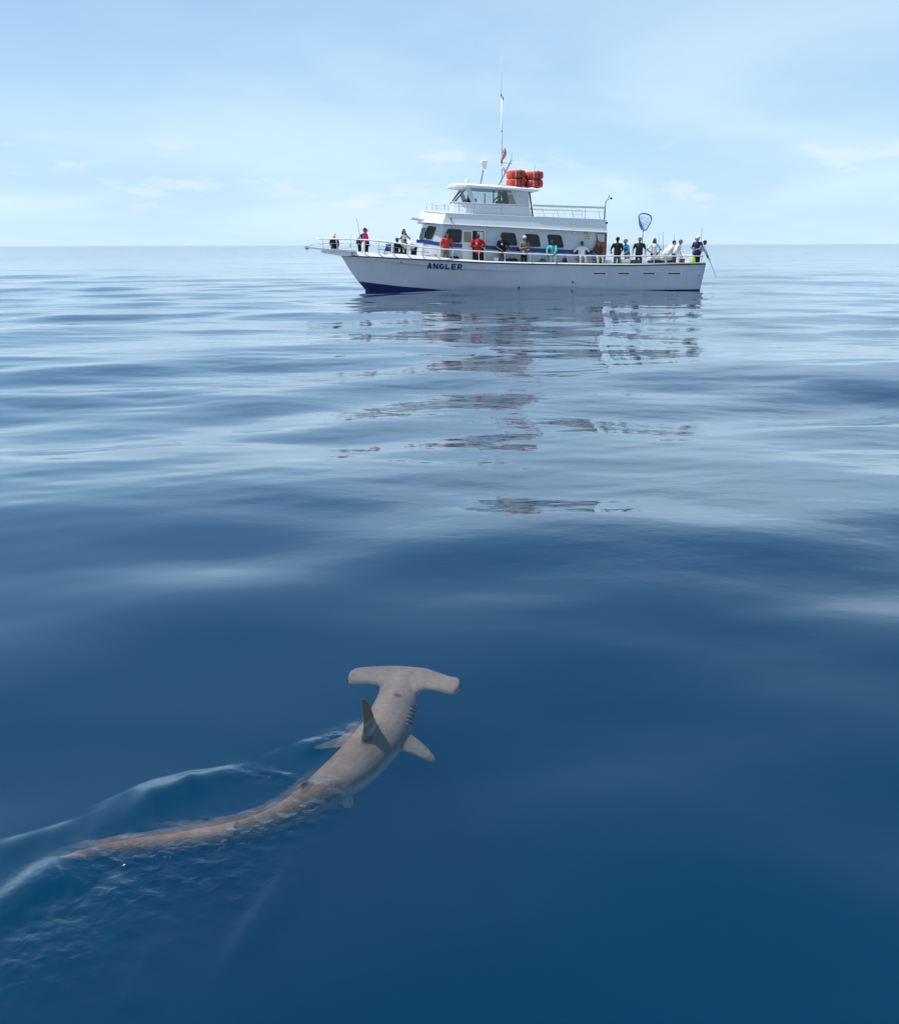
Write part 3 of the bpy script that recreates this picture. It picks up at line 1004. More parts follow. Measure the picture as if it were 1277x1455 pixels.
MB().tube([at(713, 236, 0), at(719, 246, 0)], 0.09, 8, r1=0.05).build('mast_box', WPLAS, mast, smooth=True)
q = at(759, 247, -0.3)
MB().tube([q, q + Vector((0.02, 0, 0.5))], 0.012, 5).build('short_aerial', GREYT, boat, smooth=True)

# ---- freeing ports in the topsides
for x0, x1 in ((842.0, 862.2), (877.0, 895.5), (912.4, 931.4), (948.0, 968.2)):
    ym = 388.9
    def hp(px, py, off):
        g = at(px, py, -2.7)
        for _ in range(4):
            g = at(px, py, -half(g.x, g.z))
        return Vector((g.x, -half(g.x, g.z) - off, g.z))
    fr = MB()
    o_ = [hp(x0, ym - 1.9, 0.0), hp(x1, ym - 1.7, 0.0), hp(x1, ym + 1.7, 0.0), hp(x0, ym + 1.5, 0.0)]
    i_ = [hp(x0 + 0.8, ym - 1.5, 0.0), hp(x1 - 1.6, ym - 1.3, 0.0), hp(x1 - 1.6, ym + 0.7, 0.0), hp(x0 + 0.8, ym + 0.5, 0.0)]
    d_ = Vector((0, -0.03, 0))
    fr.loft([o_, [p + d_ for p in o_], [p + d_ for p in i_], [p + Vector((0, -0.004, 0)) for p in i_]], cap=False)
    port = fr.build('freeing_port', GEL, hull)
    MB().poly([p + Vector((0, -0.008, 0)) for p in i_]).build('opening_shade', DARK, port)  # dark face carries the shade of the port's recess as colour
p = hp(993.5, 391.5, 0.0)
MB().rbox((p.x - 0.08, p.y - 0.02, p.z - 0.03), (p.x + 0.08, p.y + 0.02, p.z + 0.03), 0.008).build('exhaust_cover', GREYT, hull)
for px, py in ((813.5, 400.8), (737, 408.2)):
    p = hp(px, py, 0.0)
    MB().lathe([(0.02, -0.04), (0.05, -0.03), (0.05, 0.03), (0.02, 0.04)], (p.x, p.y - 0.01, p.z), 8).build('through_hull', BLACK, hull)

# ---- name on the bow: six bold block letters, each laid on the flare of the hull
SW = 0.29                       # stroke width, letter height = 1, letter width = 1.05


def arc(cx, cy, rx, ry, a0, a1, n=9):
    return [(cx + rx * math.cos(R(lerp(a0, a1, k / n))), cy + ry * math.sin(R(lerp(a0, a1, k / n)))) for k in range(n + 1)]


def band_(outer, inner):
    return [[outer[k], outer[k + 1], inner[k + 1], inner[k]] for k in range(len(outer) - 1)]


V_ = lambda x: [(x, 0), (x + SW, 0), (x + SW, 1), (x, 1)]
H_ = lambda x0, x1, y: [(x0, y), (x1, y), (x1, y + 0.23), (x0, y + 0.23)]
LETTERS = {
    'A': [[(0, 0), (0.31, 0), (0.66, 1), (0.35, 1)], [(0.74, 0), (1.05, 0), (0.70, 1), (0.39, 1)], H_(0.26, 0.79, 0.18)],
    'N': [V_(0), V_(0.76), [(0.0, 1), (0.32, 1), (1.05, 0), (0.73, 0)]],
    'G': band_(arc(0.52, 0.5, 0.53, 0.5, 45, 350), arc(0.52, 0.5, 0.24, 0.27, 45, 350)) + [H_(0.56, 1.04, 0.33)],
    'L': [V_(0), H_(SW, 0.92, 0.0)],
    'E': [V_(0), H_(SW, 0.98, 0.0), H_(SW, 0.90, 0.385), H_(SW, 0.98, 0.77)],
    'R': [V_(0), H_(SW, 0.62, 0.77), H_(SW, 0.62, 0.39)] + band_(arc(0.62, 0.695, 0.38, 0.305, -90, 90), arc(0.62, 0.695, 0.10, 0.075, -90, 90)) + [[(0.45, 0.42), (0.70, 0.42), (1.04, 0), (0.76, 0)]]}
L0, L1 = hp(606.3, 381.6, 0), hp(656.4, 383.6, 0)
hgt = 0.29
lw_ = (L1.x - L0.x) / (6 * 1.05 + 5 * 0.22)      # metres per letter unit
for s in (1, -1):
    for k, ch in enumerate('ANGLER'):
        m_ = MB()
        x0 = k * (1.05 + 0.22)
        for j, poly in enumerate(LETTERS[ch]):
            pts = []
            for (a_, b_) in poly:
                x = L0.x + (x0 + a_) * lw_
                if s == -1:
                    x = L0.x + L1.x - x
                q_ = (x - L0.x) / (L1.x - L0.x)
                z = lerp(L0.z, L1.z, q_) + b_ * hgt
                pts.append((x, s * (-half(x, z)), z))
            off = -s * (0.010 + 0.0015 * (j % 5))
            m_.loft([pts, [(p[0], p[1] + off, p[2]) for p in pts]])
        m_.build('letter', NAVY, hull)

# ------------------------------------------------------------------ things carried on the boat
def L2W(p):
    return BM @ Vector(p)


def thing(name, label, cat, p_local, heading=0.0, group=None):
    """Empty at a thing's base; heading turns it in the boat's frame"""
    o = bpy.data.objects.new(name, None)
    C.objects.link(o)
    o.location = L2W(p_local)
    o.rotation_euler = (0, 0, PSI + heading)
    tag(o, label, cat, group)
    return o


# ---- life floats on the wheelhouse roof: oblong rings of red foam, with straps
fl0, fl1 = at(718.6, 268, -0.4), at(767.6, 271, -0.4)
fl_len = (fl1.x - fl0.x) / 2 - 0.02
flabels = {(0, 0): 'lower red life float of the pair beside the mast on the wheelhouse roof',
           (0, 1): 'upper red life float of the pair beside the mast on the wheelhouse roof',
           (1, 0): 'lower red life float at the aft end of the wheelhouse roof',
           (1, 1): 'upper red life float at the aft end of the wheelhouse roof'}
for col in range(2):
    for row in range(2):
        cx = fl0.x + fl_len * (col + 0.5) + 0.03 * col
        zz = roof_z(cx) + 0.0 + row * 0.40
        t_ = thing('life_float', flabels[(col, row)], 'life float', (cx, -0.72, zz), 0, 'red life floats stacked on the roof')
        hx, hy, rr_ = fl_len / 2 - 0.21, 0.46, 0.205
        pts = []
        for k in range(24):
            an = 2 * math.pi * k / 24
            ca, sa = math.cos(an), math.sin(an)
            pts.append((math.copysign(abs(ca) ** 0.36, ca) * hx, math.copysign(abs(sa) ** 0.36, sa) * hy, rr_))
        rm = MB()
        rg = []
        for i_, (x_, y_, z_) in enumerate(pts):
            nrm = (Vector(pts[(i_ + 1) % 24]) - Vector(pts[i_ - 1])).cross(Vector((0, 0, 1))).normalized()
            rg.append([Vector((x_, y_, z_)) + nrm * math.copysign(abs(math.cos(a_)) ** 0.55, math.cos(a_)) * rr_
                       + Vector((0, 0, math.copysign(abs(math.sin(a_)) ** 0.55, math.sin(a_)) * (rr_ - 0.012))) for a_ in np.linspace(0, 2 * math.pi, 17)[:-1]])
        rm.loft(rg + [rg[0]], cap=False)
        rm.build('ring', REDF, t_, smooth=True)
        for x in (-hx * 0.55, hx * 0.55):
            m_ = MB()
            for y in (-hy, hy):
                m_.tube([(x, y + 0.215 * math.cos(a_), rr_ + 0.215 * math.sin(a_)) for a_ in np.linspace(0, 2 * math.pi, 13)[:-1]], 0.022, 5, closed=True)
            m_.build('strap', WPLAS if x < 0 else BLACK, t_, smooth=True)
        MB().prism([(-hx, -hy + 0.1, rr_), (hx, -hy + 0.1, rr_), (hx, hy - 0.1, rr_), (-hx, hy - 0.1, rr_)], (0, 0, -0.03)).build('net_floor', BLACK, t_)
        MB().tube([(px_ * 1.14, py_ * 1.28, rr_ + 0.03 * math.sin(i * 1.57)) for i, (px_, py_, _) in enumerate(pts)], 0.012, 5, closed=True).build('grab_line', mat('rope_orange', (0.45, 0.12, 0.05), 0.8), t_)

# ---- flag drooping on the mast
def flag_mat():
    m, t, out = new_mat('flag_cloth')
    uv = t.add('ShaderNodeTexCoord')
    s = t.add('ShaderNodeSeparateXYZ', ins={0: uv.outputs['Generated']})
    st = t.math('GREATER_THAN', t.math('FRACT', t.math('MULTIPLY', s.outputs[0], 4.5)), 0.45)
    c = t.mixrgb(st, (0.62, 0.10, 0.11), (0.75, 0.68, 0.68))
    c = t.mixrgb(t.math('LESS_THAN', s.outputs[2], 0.20), c, (0.05, 0.06, 0.16))
    p = t.add('ShaderNodeBsdfPrincipled', ins={'Base Color': c, 'Roughness': 0.8})
    t.l.new(p.outputs[0], out.inputs['Surface'])
    return m


ft, fb = at(716.4, 211, -0.12), at(711.6, 232.5, -0.12)
v_, f_ = [], []
nx, nz = 7, 12
for side in (0, 1):
    for j in range(nz):
        for i in range(nx):
            k, q = j / (nz - 1), i / (nx - 1)
            wdt = 0.06 + 0.20 * math.sin(math.pi * min(1, k * 1.15)) * (0.7 + 0.3 * k)
            x = lerp(ft.x, fb.x, k) + (q - 0.35) * wdt * 1.2
            y = -0.14 + 0.05 * math.sin(q * 9 + k * 3) + side * 0.008
            z = lerp(ft.z, fb.z, k) + 0.05 * q
            v_.append((x, y, z))
for side in (0, 1):
    for j in range(nz - 1):
        for i in range(nx - 1):
            a_ = side * nx * nz + j * nx + i
            q_ = (a_, a_ + 1, a_ + nx + 1, a_ + nx)
            f_.append(q_ if side == 0 else q_[::-1])
fc = Vector((fb.x, -0.14, fb.z))
flag = mesh_obj('flag', [Vector(p) - fc for p in v_], f_, flag_mat(), None, True)
flag.location = L2W(fc)
flag.rotation_euler = (0, 0, PSI)
tag(flag, 'small limp red and white flag hanging from the mast', 'flag')

# ------------------------------------------------------------------ people
QUEUE = []      # (object, voxel size, extras) : grown into one surface at the end


def remesh_later(o, voxel, smooth_it=2, extra=None):
    md = o.modifiers.new('union', 'REMESH')
    md.mode = 'VOXEL'
    md.voxel_size = voxel
    md.use_smooth_shade = True
    ms = o.modifiers.new('soften', 'SMOOTH')
    ms.iterations = smooth_it
    ms.factor = 0.5
    QUEUE.append((o, extra))


def hand(mb, wrist, d, up, side, s=1.0):
    """palm, four unequal bent fingers and a thumb leaving the side of the palm"""
    d = d.normalized()
    up = (up - d * up.dot(d)).normalized()
    r = d.cross(up) * side
    P = lambda a, b, c: wrist + (d * a + r * b + up * c) * s
    rings = []
    for a, hw, ht in ((-0.01, 0.024, 0.020), (0.03, 0.038, 0.017), (0.08, 0.041, 0.014), (0.095, 0.036, 0.010)):
        rings.append([P(a, -hw, -ht), P(a, hw, -ht), P(a, hw, ht), P(a, -hw, ht)])
    mb.loft(rings)
    for b, ln in ((-0.030, 0.058), (-0.010, 0.074), (0.011, 0.080), (0.031, 0.070)):
        mb.tube([P(0.085, b, 0), P(0.085 + ln * 0.5, b * 1.08, -0.008), P(0.085 + ln * 0.82, b * 1.1, -0.034), P(0.085 + ln * 0.85, b * 1.1, -0.056)], 0.0095, 5, r1=0.0065)
    mb.tube([P(0.022, 0.034, -0.004), P(0.050, 0.062, -0.014), P(0.082, 0.066, -0.030)], 0.0115, 5, r1=0.008)


SKIN = {'d': mat('skin_dark', (0.10, 0.052, 0.034), 0.5), 'm': mat('skin_mid', (0.30, 0.17, 0.11), 0.5), 'l': mat('skin_light', (0.50, 0.30, 0.22), 0.5)}
CLOTH = {}


def cloth(c):
    k = tuple(round(x, 3) for x in c)
    if k not in CLOTH:
        CLOTH[k] = mat('cloth_%d' % len(CLOTH), c, 0.85, var=0.16, scale=7, bump=0.008, spec=0.2)
    return CLOTH[k]


K = (0.018, 0.018, 0.021)
HAIR = {'black': (0.012, 0.010, 0.009), 'brown': (0.05, 0.028, 0.016), 'grey': (0.30, 0.29, 0.28)}


def inboard(u, v, z, margin):
    """keep a thing on deck clear of the bulwark"""
    lim = max(half(u, z) - margin, 0.05)
    return max(-lim, min(lim, v))


def person(label, u, v, heading, height=1.75, pose='stand', arms='rail', shirt=K, pants=K, skin='m', hair='black', hat=None, hatc=(0.7, 0.7, 0.7),
           lean=0.0, sleeves='short', long_hair=False, z=None, head_turn=0.0, dress=False, emblem=False, shorts=False, vest=None, hood=False, wide=1.0):
    zz = deck_z(u) + 0.03 if z is None else z
    wide *= 1.12
    if u > 0.3 and zz < 3:
        f_ = {'stand': 0.24, 'bend': 0.24, 'sit': 0.70, 'crouch': 0.38, 'floor': 0.5}[pose]
        du, dv = -math.sin(heading) * f_, math.cos(heading) * f_
        uu = min(max(u + du, 0.4), 18.9)
        v = inboard(uu, v + dv, zz, 0.10) - dv
        v = inboard(u, v, zz, 0.22)
    root = thing('person', label, 'person', (u, v, zz), heading, 'people aboard the fishing boat')
    s = height / 1.75
    hip = {'stand': 0.93, 'bend': 0.91, 'sit': 0.50, 'crouch': 0.50, 'floor': 0.15}[pose]
    lean_ = {'stand': 4, 'bend': 48, 'sit': 8, 'crouch': 25, 'floor': 8}[pose] + lean
    RX = Matrix.Rotation(R(-lean_), 3, 'X')        # lean towards +Y (forward)

    def T(x, y, zr):                               # point on the trunk, height above the hip
        return (Vector((0, 0, hip)) + RX @ Vector((x * wide, y, zr))) * s
    S = lambda x, y, zr: Vector((x, y, zr)) * s
    HT = Matrix.Rotation(R(head_turn), 3, 'Z') @ Matrix.Rotation(R(lean_ * 0.55), 3, 'X')
    neck = T(0, 0.0, 0.555)

    def Hd(x, y, zr):                              # point on the head, from the neck base
        return neck + (RX @ (HT @ Vector((x, y, zr)))) * s
    J = {}
    for sd in (-1, 1):
        sh = T(0.175 * sd, 0, 0.475)
        if arms == 'rail':
            el, ha = T(0.27 * sd, 0.10, 0.20), T(0.16 * sd, 0.34, 0.10)
        elif arms == 'hips':
            el, ha = T(0.36 * sd, -0.04, 0.20), T(0.19 * sd, 0.12, 0.06)
        elif arms == 'down':
            el, ha = T(0.25 * sd, 0.0, 0.19), T(0.26 * sd, 0.08, -0.06)
        elif arms == 'fold':
            el, ha = T(0.27 * sd, 0.08, 0.20), T(-0.05 * sd, 0.22, 0.22)
        elif arms == 'up':
            el, ha = T(0.26 * sd, 0.20, 0.36), T(0.07 * sd, 0.24, 0.60)
        elif arms == 'rod':
            el = T(0.26 * sd, 0.08, 0.21)
            ha = T(0.10 * sd, 0.36 + 0.10 * sd, 0.24 + 0.06 * sd)
        elif arms == 'reach':
            el, ha = T(0.24 * sd, 0.26, 0.36), T(0.16 * sd, 0.48, 0.24)
        elif arms == 'lap':
            el, ha = T(0.25 * sd, 0.08, 0.20), T(0.10 * sd, 0.32, 0.10)
        hj = S(0.095 * sd, 0, hip - 0.02)
        if pose in ('stand', 'bend'):
            kn, an, toe = S(0.11 * sd, 0.03, 0.49), S(0.12 * sd, -0.02, 0.09), S(0.15 * sd, 0.16, 0.035)
        elif pose == 'sit':
            kn, an, toe = S(0.14 * sd, 0.44, 0.50), S(0.15 * sd, 0.46, 0.09), S(0.17 * sd, 0.63, 0.035)
        elif pose == 'floor':
            kn, an, toe = S(0.15 * sd, 0.27, 0.44), S(0.13 * sd, 0.36, 0.08), S(0.15 * sd, 0.50, 0.035)
        else:
            kn, an, toe = S(0.18 * sd, 0.38, 0.52), S(0.15 * sd, 0.12, 0.09), S(0.18 * sd, 0.29, 0.035)
        J[sd] = (sh, el, ha, hj, kn, an, toe)
    # --- body
    b = MB()
    g = 0.0
    b.capsule(T(0, 0, 0.0), T(0, 0.0, 0.20), 0.135 * s * wide, 0.120 * s * wide, 12)
    b.capsule(T(0, 0, 0.20), T(0, 0, 0.38), 0.120 * s * wide, 0.125 * s * wide, 12)
    b.capsule(T(-0.10, 0, 0.43), T(0.10, 0, 0.43), 0.085 * s, 0.085 * s, 10)
    b.capsule(T(0, 0, 0.50), Hd(0, 0.0, 0.06), 0.058 * s, 0.054 * s, 9)
    b.capsule(Hd(0, 0.022, 0.085), Hd(0, 0.012, 0.165), 0.066 * s, 0.088 * s, 12)
    b.capsule(Hd(0, -0.022, 0.15), Hd(0, -0.005, 0.17), 0.082 * s, 0.084 * s, 12)
    b.capsule(Hd(0, 0.095, 0.128), Hd(0, 0.105, 0.105), 0.014 * s, 0.019 * s, 6)
    for sd in (-1, 1):
        sh, el, ha, hj, kn, an, toe = J[sd]
        b.capsule(sh, el, 0.056 * s, 0.044 * s)
        b.capsule(el, ha, 0.040 * s, 0.028 * s)
        b.capsule(hj, kn, 0.085 * s, 0.056 * s)
        b.capsule(kn, an, 0.055 * s, 0.036 * s)
        b.capsule(an, toe, 0.040 * s, 0.030 * s)
        b.capsule(Hd(0.088 * sd, 0, 0.135), Hd(0.092 * sd, -0.008, 0.16), 0.014 * s, 0.016 * s, 6)
    body = b.build('body', SKIN[skin], root)
    ex = MB()
    for sd in (-1, 1):
        sh, el, ha = J[sd][:3]
        hand(ex, ha, (ha - el), Vector((0, 0, 1)) if abs((ha - el).normalized().z) < 0.9 else Vector((0, 1, 0)), sd, s)
    eyes = MB()
    for sd in (-1, 1):
        c_ = Hd(0.034 * sd, 0.094, 0.142)
        eyes.capsule(c_, c_ + Vector((0.004, 0, 0)), 0.011 * s, 0.011 * s, 6)
    mouth = [Hd(-0.024, 0.086, 0.082), Hd(0, 0.094, 0.080), Hd(0.024, 0.086, 0.082)]
    eyes.tube(mouth, 0.007 * s, 4)
    remesh_later(body, 0.019 * s, 2, (ex, eyes))
    # --- shirt
    sm = cloth(shirt)
    c = MB()
    c.capsule(T(0, 0, -0.02), T(0, 0, 0.20), 0.158 * s * wide, 0.143 * s * wide, 12)
    c.capsule(T(0, 0, 0.20), T(0, 0, 0.39), 0.145 * s * wide, 0.148 * s * wide, 12)
    c.capsule(T(-0.12, 0, 0.435), T(0.12, 0, 0.435), 0.098 * s, 0.098 * s, 10)
    for sd in (-1, 1):
        sh, el, ha = J[sd][:3]
        if sleeves == 'none':
            c.capsule(sh, sh.lerp(el, 0.12), 0.066 * s, 0.064 * s)
        else:
            c.capsule(sh, el if sleeves == 'long' else sh.lerp(el, 0.72), 0.069 * s, 0.060 * s)
            if sleeves == 'long':
                c.capsule(el, el.lerp(ha, 0.90), 0.056 * s, 0.042 * s)
    if dress:
        c.capsule(T(0, 0, 0.0), S(0, 0.02, hip - 0.30), 0.165 * s, 0.19 * s, 12)
    if hood:
        c.capsule(Hd(0, -0.02, 0.09), Hd(0, -0.03, 0.19), 0.105 * s, 0.112 * s, 10)
    sh_o = c.build('shirt', sm, root)
    remesh_later(sh_o, 0.026 * s, 2)
    if vest is not None:
        c = MB()
        c.capsule(T(0, 0, 0.08), T(0, 0, 0.37), 0.160 * s * wide, 0.164 * s * wide, 12)
        c.capsule(T(-0.09, 0, 0.43), T(0.09, 0, 0.43), 0.108 * s, 0.108 * s, 10)
        remesh_later(c.build('vest', cloth(vest), root), 0.028 * s, 2)
    if emblem:
        m_ = MB()
        ec = T(0.075, 0.150 * wide, 0.36)
        nn = (RX @ Vector((0.25, 1, 0))).normalized()
        ax = nn.cross(Vector((0, 0, 1))).normalized()
        ay = ax.cross(nn)
        ring = [ec + (ax * math.cos(k * math.pi / 6) + ay * math.sin(k * math.pi / 6)) * 0.048 * s for k in range(12)]
        m_.prism([p - nn * 0.03 for p in ring], nn * 0.045)
        m_.build('emblem', WPLAS, root)
    # --- trousers
    c = MB()
    c.capsule(T(0, 0, -0.04), T(0, 0, 0.08), 0.150 * s * wide, 0.140 * s * wide, 12)
    for sd in (-1, 1):
        hj, kn, an = J[sd][3:6]
        c.capsule(hj, kn, 0.104 * s, 0.074 * s)
        c.capsule(kn, kn.lerp(an, 0.25 if shorts else 0.93), 0.073 * s, 0.062 * s)
    remesh_later(c.build('trousers', cloth(pants), root), 0.026 * s, 2)
    for sd in (-1, 1):
        an, toe = J[sd][5:7]
        c = MB()
        back = an + (an - toe).normalized() * 0.03
        c.capsule(Vector((back.x, back.y, 0.045 * s)), Vector((toe.x, toe.y, 0.040 * s)), 0.048 * s, 0.044 * s, 8)
        c.build('shoe', BLACK if sd else BLACK, root, smooth=True)
    # --- hair and hat
    if hair:
        c = MB()
        c.capsule(Hd(0, -0.030, 0.165), Hd(0, -0.012, 0.188), 0.094 * s, 0.092 * s, 12)
        if long_hair:
            c.capsule(Hd(0, -0.055, 0.15), T(0, -0.115, 0.36), 0.085 * s, 0.07 * s, 10)
            c.capsule(Hd(0.06, -0.03, 0.14), T(0.09, -0.03, 0.44), 0.045 * s, 0.04 * s, 8)
            c.capsule(Hd(-0.06, -0.03, 0.14), T(-0.09, -0.03, 0.44), 0.045 * s, 0.04 * s, 8)
        remesh_later(c.build('hair', mat('hair_' + hair, HAIR[hair], 0.6, var=0.25, scale=20), root), 0.022 * s, 2)
    if hat:
        hm_ = cloth(hatc)
        hrot = (RX @ HT).to_4x4()
        base = Hd(0, -0.008, 0.195)
        hp_ = {'cap': (0.104, 0.085), 'bucket': (0.108, 0.085), 'wide': (0.106, 0.095), 'beanie': (0.106, 0.10)}[hat]
        m_ = MB()
        m_.lathe([(hp_[0], -0.02), (hp_[0] * 1.0, 0.025), (hp_[0] * 0.86, 0.062), (hp_[0] * 0.55, hp_[1]), (0.01, hp_[1] + 0.012)], (0, 0, 0), 14)
        if hat == 'cap':
            m_.loft([[(-0.085, 0.06, -0.012), (0.085, 0.06, -0.012), (0.085, 0.06, 0.004), (-0.085, 0.06, 0.004)],
                     [(-0.08, 0.13, -0.018), (0.08, 0.13, -0.018), (0.08, 0.13, -0.004), (-0.08, 0.13, -0.004)],
                     [(-0.045, 0.185, -0.03), (0.045, 0.185, -0.03), (0.045, 0.185, -0.018), (-0.045, 0.185, -0.018)]])
        o_ = m_.build('hat', hm_, root, smooth=True)
        if hat in ('bucket', 'wide'):
            rb = 0.165 if hat == 'bucket' else 0.235
            br = MB().lathe([(0.10, -0.008), (rb * 0.8, -0.022), (rb, -0.045 if hat == 'bucket' else -0.030), (rb, -0.032 if hat == 'bucket' else -0.018), (rb * 0.8, -0.008), (0.10, 0.006)], (0, 0, 0), 18).build('brim', hm_, o_, smooth=True)
        o_.matrix_local = Matrix.Translation(base) @ hrot @ Matrix.Scale(s, 4)
    return root, J, hip


def pu(px, py, v):
    return at(px, py, v).x


TOCAM = math.pi
RED, CORAL = (0.60, 0.016, 0.022), (0.62, 0.065, 0.055)
WHITE, CYAN = (0.82, 0.82, 0.81), (0.10, 0.48, 0.50)
# bow
P_ = {}
P_['bow_sit'] = person('person in dark clothes and straw sun hat sitting on the bow pulpit', pu(474, 345, 0.0), 0.12, TOCAM + 0.2, 1.55, 'floor', 'lap', (0.03, 0.03, 0.05), K, 'l', 'brown', 'wide', (0.72, 0.60, 0.38), z=2.085, lean=14)
P_['bow_dark'] = person('person in black jacket stooping beside the pink-topped angler at the bow', pu(510, 345, 0.5), 0.35, TOCAM + 1.3, 1.62, 'bend', 'reach', K, (0.03, 0.03, 0.04), 'm', 'black', 'cap', K, lean=-10, sleeves='long')
P_['pink'] = person('person in pink top and wide red sun hat standing at the bow rail', pu(521, 345, -0.7), -0.75, TOCAM - 1.2, 1.55, 'stand', 'rod', (0.72, 0.03, 0.17), K, 'm', 'brown', 'wide', (0.16, 0.02, 0.025), lean=4)
P_['bow_seat2'] = person('person in black sitting on the foredeck beside the blue folding chair', pu(561.5, 350, -1.0), -1.1, TOCAM + 0.7, 1.66, 'sit', 'lap', K, K, 'd', 'black', None, z=1.46, lean=6)
P_['white_tall'] = person('dark-haired person in white shirt standing on the foredeck before the cabin', pu(573.5, 350, -1.2), -0.9, TOCAM + 0.2, 1.72, 'stand', 'up', WHITE, K, 'm', 'black', None, lean=12, long_hair=True)
P_['white_bend'] = person('person in loose white shirt and black trousers bending down in front of the cabin', pu(588.5, 350, -1.3), -1.25, TOCAM - 1.0, 1.68, 'bend', 'reach', (0.80, 0.80, 0.80), K, 'm', 'black', None, lean=26)
# along the side deck
P_['coral'] = person('dark-haired person in coral red shirt stooping over the side rail by the cabin', pu(634, 350, -2.3), -2.22, TOCAM + 0.25, 1.76, 'stand', 'rail', CORAL, (0.20, 0.19, 0.18), 'm', 'black', None, lean=22, long_hair=True, wide=1.12)
P_['red'] = person('broad man in bright red shirt with white emblem in the cabin doorway', pu(679, 350, -2.3), -2.30, TOCAM, 1.76, 'stand', 'fold', RED, (0.05, 0.02, 0.02), 'd', 'black', None, emblem=True, wide=1.22)
P_['black_cap'] = person('man in black shirt with white emblem and dark cap at the side rail', pu(713, 350, -2.3), -2.32, TOCAM + 0.2, 1.76, 'stand', 'rail', K, (0.10, 0.10, 0.11), 'd', 'black', 'cap', K, emblem=True, wide=1.10)
P_['white_cap'] = person('person in white cap and grey patterned vest holding a rod at the rail', pu(744, 350, -2.3), -2.36, TOCAM + 0.3, 1.70, 'stand', 'rod', (0.45, 0.16, 0.15), K, 'm', 'black', 'beanie', (0.80, 0.76, 0.76), vest=(0.16, 0.16, 0.15), wide=1.05)
P_['cyan'] = person('person in pale turquoise shirt stooping at the side rail by the aftmost window', pu(786, 355, -2.3), -2.30, TOCAM - 0.5, 1.62, 'bend', 'reach', CYAN, (0.60, 0.60, 0.60), 'd', 'black', None, lean=-22, sleeves='long')
P_['white_man'] = person('heavy man in white shirt with hands on hips below the notice boards', pu(827, 355, -2.2), -2.20, TOCAM, 1.66, 'sit', 'hips', WHITE, (0.55, 0.55, 0.53), 'd', 'black', None, z=deck_z(12.4) + 0.30, wide=1.20)
P_['woman'] = person('person with long brown hair and brown top sitting by the wooden door', pu(850, 355, -2.25), -2.20, TOCAM + 0.15, 1.66, 'sit', 'lap', (0.09, 0.055, 0.05), (0.62, 0.62, 0.64), 'm', 'brown', None, long_hair=True, z=deck_z(13.2) + 0.32)
# aft deck
P_['black_back'] = person('person in black shirt and camouflage trousers standing with back to the sea', pu(877, 355, -2.25), -2.28, 0.1, 1.73, 'stand', 'rail', K, (0.13, 0.13, 0.10), 'd', 'black', 'cap', K, wide=1.12)
P_['blue_bucket'] = person('person in bright blue shirt and grey bucket hat on the aft deck', pu(892, 355, -1.6), -1.50, 1.9, 1.66, 'stand', 'rail', (0.02, 0.26, 0.52), (0.42, 0.42, 0.40), 'm', 'black', 'bucket', (0.14, 0.17, 0.20), lean=10)
P_['net_man'] = person('man in dark grey shirt on the aft deck in front of the landing net', pu(908, 355, -1.9), -1.90, TOCAM - 0.3, 1.74, 'stand', 'down', (0.045, 0.04, 0.038), (0.10, 0.07, 0.06), 'l', 'brown', 'cap', (0.20, 0.17, 0.14), lean=10, wide=1.15)
P_['ponytail'] = person('person with dark ponytail and white top standing among the rods', pu(930, 355, -0.8), -0.70, TOCAM, 1.68, 'stand', 'hips', WHITE, K, 'd', 'black', None, long_hair=True)
P_['white_hood'] = person('person in white hooded top bent over at the aft rail', pu(947, 358, -1.9), -1.80, TOCAM + 1.3, 1.72, 'bend', 'down', (0.80, 0.79, 0.77), (0.6, 0.6, 0.58), 'm', 'black', None, sleeves='long', lean=-8, wide=1.15)
P_['green_cap'] = person('person in white shirt and grey-green cap leaning beside the white hooded one', pu(959, 358, -2.2), -2.10, TOCAM + 0.9, 1.66, 'stand', 'rail', (0.76, 0.75, 0.72), (0.08, 0.08, 0.08), 'm', 'black', 'cap', (0.20, 0.22, 0.18), lean=26, sleeves='long')
P_['navy'] = person('person in navy blue shirt and white cap at the stern corner', pu(991.5, 355, -2.0), -1.95, TOCAM - 0.9, 1.76, 'stand', 'rod', (0.015, 0.035, 0.13), K, 'l', 'brown', 'cap', (0.80, 0.80, 0.80), wide=1.05)
P_['blue2'] = person('person in light blue cap standing behind the navy-shirted angler at the stern', pu(988.2, 352, -0.9), -0.90, TOCAM + 0.4, 1.74, 'stand', 'rod', (0.10, 0.20, 0.42), (0.1, 0.1, 0.12), 'l', 'brown', 'cap', (0.28, 0.42, 0.62))
P_['lean_over'] = person('dark-haired person with pale sleeves leaning out over the stern rail', 18.84, -1.85, -math.pi / 2 - 0.25, 1.68, 'bend', 'reach', (0.60, 0.62, 0.64), K, 'd', 'black', None, lean=-12, sleeves='long', long_hair=False)
# wheelhouse
P_['skipper'] = person('dark silhouetted skipper seated inside the wheelhouse', at(718, 285, -0.5).x, -0.5, math.pi / 2, 1.74, 'sit', 'reach', K, K, 'd', 'black', 'cap', K, z=3.98)

